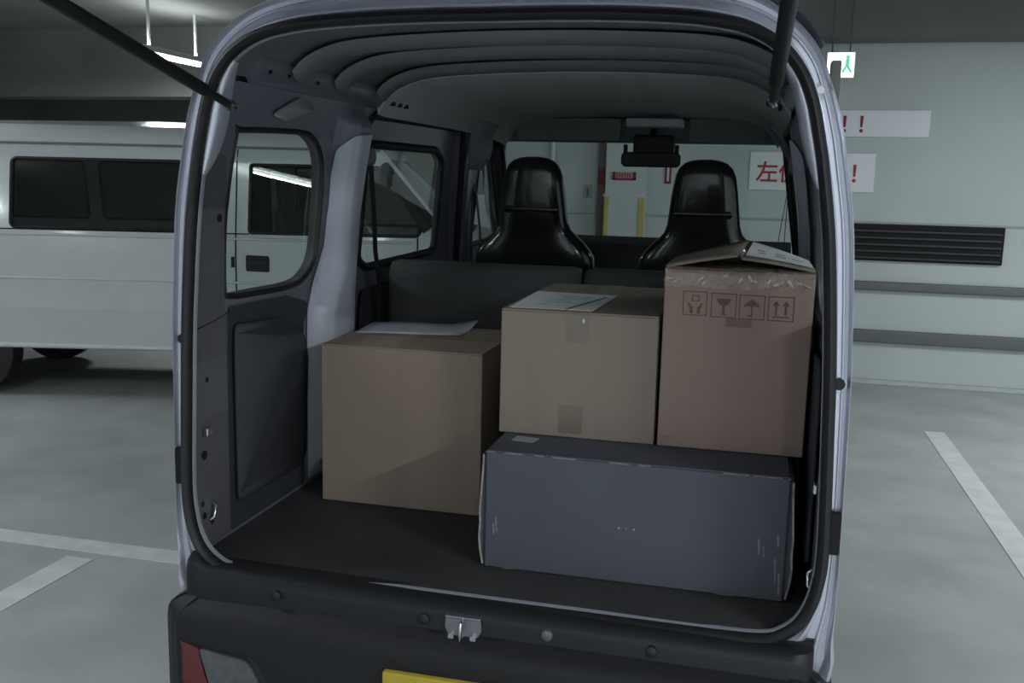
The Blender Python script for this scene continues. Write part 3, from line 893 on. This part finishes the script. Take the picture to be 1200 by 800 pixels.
# wheels
wheel_src = None
for x in (-.60, .60):
    for y in (.62, 2.60):
        wz = .275
        sgn = 1 if x > 0 else -1
        tb = MB()
        tb.tube([(x+.07, y, wz), (x+.072, y, wz), (x+.06, y, wz), (x-.06, y, wz), (x-.072, y, wz), (x-.07, y, wz)], [.17, .235, .275, .275, .235, .17], 28, cap=False)
        to = tb.build('wheel', rubber, van, smooth=40)
        MB().tube([(x+sgn*.055, y, wz), (x+sgn*.04, y, wz)], [.175, .05], 20).build('wheel_rim', chrome, to, smooth=40)

# ================================================================ THE BOXES
def carton(name, x0, x1, y0, y1, z0, z1, m, label, flaps=True, along='y', grp='cartons in the cargo bay'):
    t = thing(name, ((x0+x1)/2, (y0+y1)/2, z0), label, 'box', None)
    b = MB()
    th = .004
    # four walls and bottom, softly bevelled
    b.box(x0, x1, y0, y1, z0, z1-.0035)
    b.build('carton_body', m, t, bevel=.0035, seg=2)
    if flaps:
        g = .0012
        if along == 'y':
            xm = (x0+x1)/2
            for a, c in ((x0+.001, xm-g), (xm+g, x1-.001)):
                MB().box(a, c, y0+.001, y1-.001, z1-.0035, z1).build('top_flap', m, t, bevel=.001)
        else:
            ym = (y0+y1)/2
            for a, c in ((y0+.001, ym-g), (ym+g, y1-.001)):
                MB().box(x0+.001, x1-.001, a, c, z1-.0035, z1).build('top_flap', m, t, bevel=.001)
    return t

FZ = .661
# left tan box
bx = carton('cardboard_box', -.563, -.130, .465, .872, FZ, 1.079, card_a, 'plain tan cardboard box standing alone on the left of the cargo floor', along='x')
MB().box(-.563, -.130, .640, .695, 1.079, 1.0797).build('tape_strip', tape_br, bx)
slip = MB()
gx = frange(0, 1, 9)
gy = frange(0, 1, 6)
c00, c10, c01, c11 = Vector((-.548, .655)), Vector((-.262, .712)), Vector((-.575, .862)), Vector((-.268, .915))
vs, fs = [], []
for j in gy:
    for i in gx:
        p = (c00*(1-i)+c10*i)*(1-j)+(c01*(1-i)+c11*i)*j
        lift = .012*max(0, i-.75)/.25*max(0, j-.4)/.6+.004*abs(math.sin(i*5+j*3))*(j*.6+.2)
        vs.append((p.x, p.y, 1.0805+lift))
for j in range(5):
    for i in range(8):
        a = j*9+i
        fs.append((a, a+1, a+10, a+9))
so = slip.add(vs, fs).build('delivery_slip', paper_gr, smooth=60)
sm = so.modifiers.new('thick', 'SOLIDIFY')
sm.thickness = .0006
sm.offset = 1
tag(so, 'loose white paper slip lying on top of the left tan box', 'paper')

# slate grey long box
gb = thing('grey_carton', (.285, .38, FZ), 'long scuffed slate grey carton underneath two brown boxes', 'box')
g = MB()
gx0, gx1, gy0, gy1, gz1 = -.033, .605, .160, .790, .928
g.box(gx0, gx1, gy0, gy1, FZ, gz1-.004)
g.build('carton_body', card_g, gb, bevel=.004)
MB().box(gx0+.002, gx1-.002, gy0+.001, gy1-.002, gz1-.004, gz1-.0005).build('lid', card_g, gb, bevel=.0015)
# folded side flap standing a little proud at each end
for fl, xx in ((-1, gx0), (1, gx1)):
    f_ = MB()
    zz = frange(FZ+.004, gz1-.012, 9)
    off = [.002, .008, .011, .009, .010, .008, .006, .004, .003]
    f_.loft([[(xx, gy0+.012, z), (xx+fl*(o_+.002), gy0+.006, z), (xx+fl*(o_+.005), gy0+.010, z), (xx+fl*.004, gy0+.30, z), (xx, gy0+.30, z)] for z, o_ in zip(zz, off)])
    f_.build('end_flap', card_g, gb, smooth=30)
    e_ = MB()
    e_.loft([[(xx+fl*(o_+.001), gy0+.0045, z), (xx+fl*(o_+.005), gy0+.0045, z), (xx+fl*(o_+.005), gy0+.010, z), (xx+fl*(o_+.001), gy0+.010, z)] for z, o_ in zip(zz, off)])
    e_.build('worn_edge', scuff_m, gb, smooth=30, label='pale worn board edge')
# worn bright edges along the front
rnd = random.Random(3)
w = MB()
x = gx0
while x < gx1:
    l = rnd.uniform(.01, .06)
    if rnd.random() < .65:
        w.box(x, min(x+l, gx1), gy0-.0006, gy0+.002, gz1-.0055, gz1-.0028)
    if rnd.random() < .30:
        w.box(x, min(x+l*.7, gx1), gy0-.0006, gy0+.002, FZ+.0008, FZ+.002)
    x += l+rnd.uniform(.002, .03)
for (sx, sz, sl) in ((.548, .79, .03), (.558, .775, .02), (.583, .75, .05), (.592, .72, .045), (-.010, .775, .03), (-.016, .76, .02), (.585, .80, .02)):
    w.prism([(sx, gy0-.0004, sz), (sx+.004, gy0-.0004, sz+.004), (sx+.006, gy0-.0004, sz-sl), (sx+.003, gy0-.0004, sz-sl-.002)], (0, -.0003, 0))
w.build('worn_edge', mat('edge_scuff', (0.20, 0.20, 0.21), 0.9, var=0.3, vscale=90), gb, kind='stuff', label='pale scuffs along the folded edges')
for k in range(3):
    MB().cyl((.262+.016*k, gy0-.0012, .783), (.262+.016*k, gy0+.001, .783), .0026, 8).build('punch_hole', scuff_m, gb)
sp = MB()
sp.prism([(.000, .250, gz1+.0002), (.052, .244, gz1+.0002), (.060, .285, gz1+.0002), (.005, .292, gz1+.0002)], (0, 0, .0005))
sp.build('paper_remnant', mat('remnant', (0.33, 0.33, 0.34), 0.8), gb)

# middle box on the grey one
GZ = gz1+.0005
mb_ = carton('cardboard_box', -.045, .312, .312, .905, GZ, 1.218, card_b, 'pale brown box with a white shipping label on its top, on the grey carton', along='y')
MB().box(.105, .160, .3105, .905, 1.218, 1.2187).build('tape_strip', tape_br, mb_)
MB().box(.105, .160, .3100, .3118, 1.150, 1.2187).build('tape_strip', tape_flat, mb_)
MB().box(.095, .150, .3100, .3118, .940, 1.005).build('tape_strip', tape_flat, mb_)
lb = MB()
lb.prism([(-.030, .328, 1.2190), (.160, .340, 1.2190), (.172, .655, 1.2190), (-.040, .672, 1.2190)], (0, 0, .0008))
lab = lb.build('shipping_label', paper, mb_, label='white shipping label')
for (a, b_, c_, d_) in ((.015, .400, .050, .405), (.02, .46, .09, .466), (.02, .50, .07, .506), (.045, .58, .115, .588), (.05, .54, .12, .546)):
    MB().box(a, c_, b_, d_, 1.2197, 1.2201).build('print_line', ink_gr, lab)
MB().prism([(.095, .338, 1.2197), (.104, .338, 1.2197), (.155, .600, 1.2197), (.147, .600, 1.2197)], (0, 0, .0005)).build('label_fold', mat('fold_grey', (0.12, 0.13, 0.15), 0.7), lab)
MB().cyl((-.0445, .315, 1.087), (-.0455, .315, 1.087), .004).build('dent', hole_m, mb_)
MB().box(.1435, .1475, .3098, .3118, 1.195, 1.204).build('staple', chrome, mb_)

# right box: open top flaps, printed handling marks, crinkled tape
rx0, rx1, ry0, ry1, rz1 = .320, .633, .312, .575, 1.325
rb_ = thing('cardboard_box', ((rx0+rx1)/2, .53, GZ), 'tall reddish brown box with red handling marks and lifted top flaps', 'box')
b = MB()
b.box(rx0, rx1, ry0, ry1, GZ, rz1)
b.build('carton_body', card_c, rb_, bevel=.0035)
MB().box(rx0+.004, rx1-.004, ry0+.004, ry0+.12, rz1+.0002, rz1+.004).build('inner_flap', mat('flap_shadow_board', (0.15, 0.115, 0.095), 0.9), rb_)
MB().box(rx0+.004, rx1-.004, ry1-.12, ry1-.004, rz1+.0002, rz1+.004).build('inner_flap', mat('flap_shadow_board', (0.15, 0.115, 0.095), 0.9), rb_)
def flap(pts, nm, m):
    """pts: hinge-front, hinge-back, tip-back, tip-front"""
    a, b1, c_, d_ = [Vector(p) for p in pts]
    vs, fs = [], []
    n1, n2 = 7, 5
    for j in range(n2):
        for i in range(n1):
            u, v_ = i/(n1-1), j/(n2-1)
            p = (a*(1-u)+d_*u)*(1-v_)+(b1*(1-u)+c_*u)*v_
            p = p+Vector((0, 0, .002*math.sin(u*math.pi)))
            vs.append(p)
    for j in range(n2-1):
        for i in range(n1-1):
            k = j*n1+i
            fs.append((k, k+1, k+n1+1, k+n1))
    o = MB().add(vs, fs).build(nm, m, rb_, smooth=40)
    s_ = o.modifiers.new('thick', 'SOLIDIFY')
    s_.thickness = .006
    s_.offset = 0
    return o
flap([(rx0+.002, ry0+.002, rz1+.004), (rx0+.002, ry1-.01, rz1+.004), (.492, ry1+.0, 1.376), (.470, ry0+.01, 1.357)], 'top_flap', card_b)
flap([(rx1-.002, ry0+.002, rz1+.006), (rx1-.002, ry1-.01, rz1+.006), (.497, ry1+.0, 1.372), (.480, ry0-.004, 1.353)], 'top_flap', card_b)
lb = MB()
def on_flap(u, v_, d=.0055):
    a, b1, c_, d_ = [Vector(p) for p in [(rx1-.002, ry0+.002, rz1+.006), (rx1-.002, ry1-.01, rz1+.006), (.497, ry1+.0, 1.372), (.480, ry0-.004, 1.353)]]
    p = (a*(1-u)+d_*u)*(1-v_)+(b1*(1-u)+c_*u)*v_
    return p+Vector((0, 0, .002*math.sin(u*math.pi)+d))
vs = [on_flap(u, v_) for v_ in frange(.06, .95, 4) for u in frange(.02, .96, 7)]
fs = [(j*7+i, j*7+i+1, j*7+i+8, j*7+i+7) for j in range(3) for i in range(6)]
l2 = lb.add(vs, fs).build('shipping_label', paper, rb_, smooth=60, label='white printed label on the right flap')
for u0, u1, v0 in ((.70, .80, .30), (.72, .84, .45), (.40, .55, .30), (.42, .56, .48), (.15, .3, .4)):
    MB().add([on_flap(u0, v0, .0062), on_flap(u1, v0, .0062), on_flap(u1, v0+.06, .0062), on_flap(u0, v0+.06, .0062)], [(0, 1, 2, 3)]).build('print_line', ink_gr, l2)
# crinkled clear tape over the front top edge
tp = MB()
rnd = random.Random(11)
nx = 40
rowz = [(ry0-.0012, 1.288), (ry0-.002, 1.300), (ry0-.0025, 1.312), (ry0-.001, 1.326), (ry0+.012, 1.3285), (ry0+.03, 1.330)]
vs, fs = [], []
for j, (y, z) in enumerate(rowz):
    for i in range(nx):
        x = rx0-.001+(rx1-rx0+.002)*i/(nx-1)
        k = .0048 if 0 < j < 4 else .0016
        vs.append((x+rnd.uniform(-1, 1)*.002, y-abs(rnd.gauss(0, k)) if j < 4 else y, z+rnd.uniform(-1, 1)*(.0035 if j == 0 else .001)+(abs(rnd.gauss(0, .0015)) if j >= 3 else 0)))
for j in range(len(rowz)-1):
    for i in range(nx-1):
        a = j*nx+i
        fs.append((a, a+1, a+nx+1, a+nx))
tp.add(vs, fs).build('packing_tape', tape_clear, rb_, smooth=80, label='crinkled clear tape with bright glints')
for (x, z, s_) in ((rx0+.016, .945, .018), (rx1-.030, .943, .03)):
    vs = [(x+s_*(i-1.5)/1.5*.6+rnd.uniform(-.003, .003), ry0-.001-abs(rnd.gauss(0, .0045)), z+.010*(j-1)) for j in range(3) for i in range(4)]
    MB().add(vs, [(j*4+i, j*4+i+1, j*4+i+5, j*4+i+4) for j in range(2) for i in range(3)]).build('packing_tape', tape_clear, rb_)
wr = MB()  # bumps added to the tape where its glints sit
rnd = random.Random(5)
for (wx, wz, ws_) in ((.333, 1.305, 1.2), (.342, 1.298, .8), (.397, 1.306, 1.1), (.404, 1.298, .8), (.448, 1.314, .9), (.480, 1.306, 1.0), (.500, 1.311, 1.1), (.511, 1.305, .8), (.540, 1.307, .8),
                      (.558, 1.301, 1.4), (.566, 1.305, .9), (.582, 1.303, 1.2), (.606, 1.304, 1.2), (.617, 1.300, 1.3)):
    ang = rnd.uniform(-1.2, 1.2)
    rings = []
    for j in range(5):
        ph = j/4*math.pi/2
        rings.append([])
        for k in range(12):
            a = 2*math.pi*k/12
            u, v_ = .0085*ws_*math.cos(ph)*math.cos(a), .0036*ws_*math.cos(ph)*math.sin(a)
            rings[-1].append((wx+u*math.cos(ang)-v_*math.sin(ang), ry0-.002-.0045*ws_*math.sin(ph)*.999, wz+u*math.sin(ang)+v_*math.cos(ang)))
    wr.loft(rings, True, True)
wr.build('crumpled_tape', tape_shiny, rb_, smooth=80, label='crumples of clear tape added for glints')
MB().box(.455, .508, ry0-.0006, ry0+.001, 1.205, 1.224).build('tape_patch', mat('brown_patch', (0.20, 0.13, 0.105), 0.6), rb_)

# handling marks, flat red print
PY = ry0-.0004
def frame(x0, x1, z0, z1, w, mb):
    for a in ((x0, x1, z1-w, z1), (x0, x1, z0, z0+w), (x0, x0+w, z0, z1), (x1-w, x1, z0, z1)):
        mb.prism([(a[0], PY, a[2]), (a[1], PY, a[2]), (a[1], PY, a[3]), (a[0], PY, a[3])], (0, -.0003, 0))
def poly(mb, pts):
    mb.prism([(x, PY, z) for x, z in pts], (0, -.0003, 0))
centres = [(.387, 1.252), (.448, 1.2505), (.507, 1.2495), (.567, 1.249)]
h = .0265
# 1: two hands below a parcel
m1 = MB()
cx, cz = centres[0]
frame(cx-.026, cx+.026, cz-h, cz+h, .0022, m1)
frame(cx-.007, cx+.009, cz+.004, cz+.018, .002, m1)
poly(m1, [(cx-.016, cz+.000), (cx-.012, cz+.001), (cx-.004, cz-.010), (cx-.004, cz-.022), (cx-.010, cz-.022), (cx-.011, cz-.012)])
poly(m1, [(cx+.017, cz+.000), (cx+.013, cz+.001), (cx+.005, cz-.010), (cx+.005, cz-.022), (cx+.011, cz-.022), (cx+.012, cz-.012)])
# 2: wine glass
m2 = MB()
cx, cz = centres[1]
frame(cx-.027, cx+.027, cz-h, cz+h, .0022, m2)
poly(m2, [(cx-.015, cz+.015), (cx+.015, cz+.015), (cx+.012, cz+.005), (cx+.003, cz-.002), (cx+.002, cz-.017), (cx+.009, cz-.020), (cx-.009, cz-.020), (cx-.002, cz-.017), (cx-.003, cz-.002), (cx-.012, cz+.005)])
# 3: umbrella
m3 = MB()
cx, cz = centres[2]
frame(cx-.027, cx+.027, cz-h, cz+h, .0022, m3)
poly(m3, [(cx-.018, cz-.001), (cx-.013, cz+.008), (cx-.004, cz+.014), (cx, cz+.019), (cx+.004, cz+.014), (cx+.013, cz+.008), (cx+.018, cz-.001), (cx+.009, cz+.002), (cx+.0015, cz+.001), (cx+.0015, cz-.018), (cx-.0015, cz-.018), (cx-.0015, cz+.001), (cx-.009, cz+.002)])
poly(m3, [(cx-.008, cz-.020), (cx+.0015, cz-.020), (cx+.0015, cz-.017), (cx-.008, cz-.017)])
# 4: two arrows up
m4 = MB()
cx, cz = centres[3]
frame(cx-.027, cx+.027, cz-h, cz+h, .0022, m4)
for d in (-.010, .010):
    poly(m4, [(cx+d-.0025, cz-.014), (cx+d+.0025, cz-.014), (cx+d+.0025, cz+.006), (cx+d+.008, cz+.006), (cx+d, cz+.018), (cx+d-.008, cz+.006), (cx+d-.0025, cz+.006)])
poly(m4, [(cx-.017, cz-.019), (cx+.017, cz-.019), (cx+.017, cz-.016), (cx-.017, cz-.016)])
for m_, l_ in zip((m1, m2, m3, m4), ('red print of two hands holding a parcel', 'red print of a wine glass', 'red print of an umbrella', 'red print of two upward arrows')):
    m_.build('handling_mark', ink_red, rb_, label=l_)

# ================================================================ WHITE VAN BEYOND
# built along its own length axis: u forward (to the right in view), w away from the silver van, z up
WO = Vector((-2.264, 4.03, 0))
wu = Vector((math.cos(YAW), math.sin(YAW), 0))
ww = Vector((-math.sin(YAW), math.cos(YAW), 0))
wv = thing('white_van', WO+wu*-1.0+ww*.75, 'white van parked across the bay, seen past the open left side', 'van')
def L(u, w, z):
    p = WO+wu*u+ww*w
    return (p.x, p.y, z)
def wside(z):
    """inset of the body side with height"""
    return float(np.interp(z, [.33, .6, 1.0, 1.12, 1.60, 1.70, 1.76, 1.80], [.03, .0, .0, .012, .085, .12, .18, .28]))
WW = 1.5
U0, U1 = -3.1, 1.13
def nose_u(z):
    return float(np.interp(z, [.33, .6, .9, 1.10, 1.18, 1.62, 1.74, 1.80], [1.06, 1.12, 1.12, .98, .84, .47, .36, .20]))
def tail_u(z):
    return float(np.interp(z, [.33, .6, 1.2, 1.7, 1.80], [-3.06, -3.1, -3.08, -3.0, -2.85]))
def wskin(nm, outline, holes, m, parent, near=True, off=0.0, zs=()):
    loops = [[Vector((p[0], p[1], 0)) for p in outline]]+[[Vector((p[0], p[1], 0)) for p in h_] for h_ in holes]
    tri = tessellate_polygon(loops)
    flat = [p for l in loops for p in l]
    bm = bmesh.new()
    vv = [bm.verts.new((p.x, 0, p.y)) for p in flat]
    for t in tri:
        try:
            bm.faces.new([vv[i] for i in t])
        except ValueError:
            pass
    for z in zs:
        bmesh.ops.bisect_plane(bm, geom=bm.verts[:]+bm.edges[:]+bm.faces[:], plane_co=(0, 0, z), plane_no=(0, 0, 1))
    for v_ in bm.verts:
        ins = wside(v_.co.z)+off
        v_.co = Vector(L(v_.co.x, ins if near else WW-ins, v_.co.z))
    bmesh.ops.recalc_face_normals(bm, faces=bm.faces)
    me = bpy.data.meshes.new(nm)
    bm.to_mesh(me)
    bm.free()
    return link(nm, me, m, parent, 40)
ZW = [.45, .6, .8, 1.0, 1.12, 1.2, 1.3, 1.4, 1.5, 1.6, 1.65, 1.70, 1.73, 1.76]
zz = [.33, .6, .9, 1.18, 1.62, 1.74, 1.80]
side_out = [(nose_u(z), z) for z in zz]+[(tail_u(z), z) for z in (1.80, 1.7, 1.2, .6, .33)]
fwin = round_poly([(-.440, 1.565), (.40, 1.565), (.70, 1.20), (.66, 1.125), (-.440, 1.125)], [.02, .03, .04, .04, .02])
rwin = round_poly([(-2.0, 1.575), (-.70, 1.575), (-.70, 1.13), (-2.0, 1.13)], .04)
bwin = round_poly([(-2.9, 1.56), (-2.12, 1.57), (-2.12, 1.13), (-2.95, 1.13)], .04)
for near in (True, False):
    wskin('body_side', side_out, [fwin, rwin, bwin], white_paint, wv, near, 0, ZW)
    for wn, nm in ((fwin, 'front_window'), (rwin, 'side_window'), (bwin, 'side_window')):
        wo_ = wskin(nm, wn, [], win_mid if nm == 'front_window' else win_dark, wv, near, .012, (1.2, 1.3, 1.4, 1.5))
        mbt = MB().tube([L(p.x, (wside(p.y)+.004) if near else WW-wside(p.y)-.004, p.y) for p in wn], .012, 6, True)
        mbt.build('window_rubber', rubber, wo_, smooth=60)
roofm = MB()
roofm.loft([[L(nose_u(1.80), .28, 1.80), L(nose_u(1.80), .6, 1.83), L(nose_u(1.80), WW-.6, 1.83), L(nose_u(1.80), WW-.28, 1.80)],
            [L(-1.2, .28, 1.80), L(-1.2, .6, 1.85), L(-1.2, WW-.6, 1.85), L(-1.2, WW-.28, 1.80)],
            [L(tail_u(1.8), .28, 1.80), L(tail_u(1.8), .6, 1.83), L(tail_u(1.8), WW-.6, 1.83), L(tail_u(1.8), WW-.28, 1.80)]], False, False)
roofm.build('roof', white_paint, wv, smooth=40)
fr = MB()
def cross(uf, zlist):
    return [[L(uf(z)+.0, wside(z), z), L(uf(z)+.03, .35, z), L(uf(z)+.04, WW/2, z), L(uf(z)+.03, WW-.35, z), L(uf(z), WW-wside(z), z)] for z in zlist]
fr.loft(cross(nose_u, [.33, .6, .9, 1.10, 1.18]), False, False)
fr.loft(cross(nose_u, [1.62, 1.74, 1.80]), False, False)
fr.loft(cross(lambda z: tail_u(z), [.33, .6, 1.2, 1.7, 1.80]), False, False)
fr.build('body_ends', white_paint, wv, smooth=40)
wsn = MB()
wsn.loft(cross(nose_u, [1.18, 1.3, 1.4, 1.5, 1.62]), False, False)
wsn.build('windscreen', win_mid, wv, smooth=60)
for w_ in (.02, WW-.02):
    sg = 1 if w_ < .7 else -1
    MB().tube([L(.42, w_+sg*.075, 1.58), L(.58, w_+sg*.04, 1.38), L(.73, w_+sg*.01, 1.17)], [.035, .035, .045], 8).build('windscreen_pillar', mat('pillar_black', (0.022, 0.023, 0.025), 0.7), wv, smooth=60)
MB().loft([[L(.60, .03, .45), L(.60, WW-.03, .45)], [L(1.0, .1, 1.15), L(1.0, WW-.1, 1.15)], [L(.66, .1, 1.20), L(.66, WW-.1, 1.20)], [L(.60, .1, .9), L(.60, WW-.1, .9)]], False, False).build('dashboard', black_pl, wv)
MB().add([L(-3.0, .04, .40), L(1.0, .04, .40), L(1.0, WW-.04, .40), L(-3.0, WW-.04, .40)], [(0, 1, 2, 3)]).build('underbody', black_pl, wv)
MB().add([L(-.62, .10, .42), L(-.62, WW-.10, .42), L(-.62, WW-.2, 1.70), L(-.62, .20, 1.70)], [(0, 1, 2, 3)]).build('bulkhead', black_pl, wv)
wskin('pillar_finish', [(.405, 1.575), (.455, 1.60), (.80, 1.205), (.70, 1.195)], [], mat('pillar_black', (0.022, 0.023, 0.025), 0.7), wv, True, -.003, (1.3, 1.4, 1.5))
# door seams, handle, gutter, sill strip
def strip(nm, pts, r, m, near=True, k=0.0):
    return MB().tube([L(u, wside(z)-.001+k, z) for u, z in pts], r, 6).build(nm, m, wv, smooth=60)
strip('door_seam', [(-.528, z) for z in frange(.42, 1.66, 12)], .005, hole_m)
strip('door_seam', [(.66, z) for z in frange(.42, 1.12, 6)], .005, hole_m)
strip('belt_line', [(u, 1.118) for u in frange(-3.0, -.44, 5)], .004, hole_m)
strip('roof_gutter', [(u, 1.672) for u in frange(-2.95, .40, 10)], .009, mat('gutter_grey', (0.18, 0.20, 0.20), 0.5))
strip('body_moulding', [(u, 1.085) for u in frange(-3.0, .62, 6)], .009, white_paint)
strip('body_moulding', [(u, .80) for u in frange(-3.0, .9, 6)], .009, white_paint)
hb = MB()
hb.prism([L(u, wside(.92)-.004, z) for u, z in round_poly([(-.462, .982), (-.308, .978), (-.308, .872), (-.462, .876)], .015)], (ww*.01))
hd_ = hb.build('door_handle', black_pl, wv)
MB().prism([L(u, wside(.92)-.016, z) for u, z in round_poly([(-.445, .945), (-.325, .942), (-.325, .918), (-.445, .920)], .008)], (ww*.008)).build('handle_grip', rubber, hd_)
strip('sill_strip', [(u, .345) for u in frange(-3.0, 1.0, 5)], .018, mat('sill_white', (0.66, 0.69, 0.69), 0.4))
strip('fuel_flap', [(-.548, z) for z in (.90, .93, .97)], .012, black_pl)
# mirror
mm = MB()
mm.loft([[L(1.04+a*.05, w_, 1.50+b*.09) for a, b in ((1, 1), (-1, 1), (-1, -1), (1, -1))] for w_ in (-.20, -.19, -.06, -.05)])
mo = mm.build('door_mirror', black_pl, wv, bevel=.02)
MB().tube([L(.74, .06, 1.22), L(.92, -.06, 1.30), L(1.04, -.12, 1.43)], .012, 8).build('mirror_arm', black_pl, mo)
# seats inside
for w_ in (.40, 1.08):
    se = MB()
    rows = [(1.50, .06, .03), (1.48, .10, .05), (1.36, .12, .055), (1.28, .13, .05), (1.24, .22, .07), (.9, .24, .08), (.6, .24, .09)]
    se.loft([[L(-.30+.25*(1.5-z)*.3+t*math.sin(2*math.pi*k/16), w_+ww_*math.cos(2*math.pi*k/16), z) for k in range(16)] for z, ww_, t in rows])
    se.build('seat', seat_cloth, wv, smooth=60)
for u in (-2.35, .30):
    for w_ in (.12, WW-.12):
        tb = MB()
        P = [L(u, w_+d, .30) for d in (-.09, -.092, -.07, .07, .092, .09)]
        tb.tube(P, [.18, .25, .30, .30, .25, .18], 26, cap=False)
        to = tb.build('wheel', rubber, wv, smooth=40)
        sg = -1 if w_ < .7 else 1
        MB().tube([L(u, w_+sg*.075, .30), L(u, w_+sg*.055, .30)], [.18, .06], 18).build('wheel_rim', grey_m, to, smooth=40)
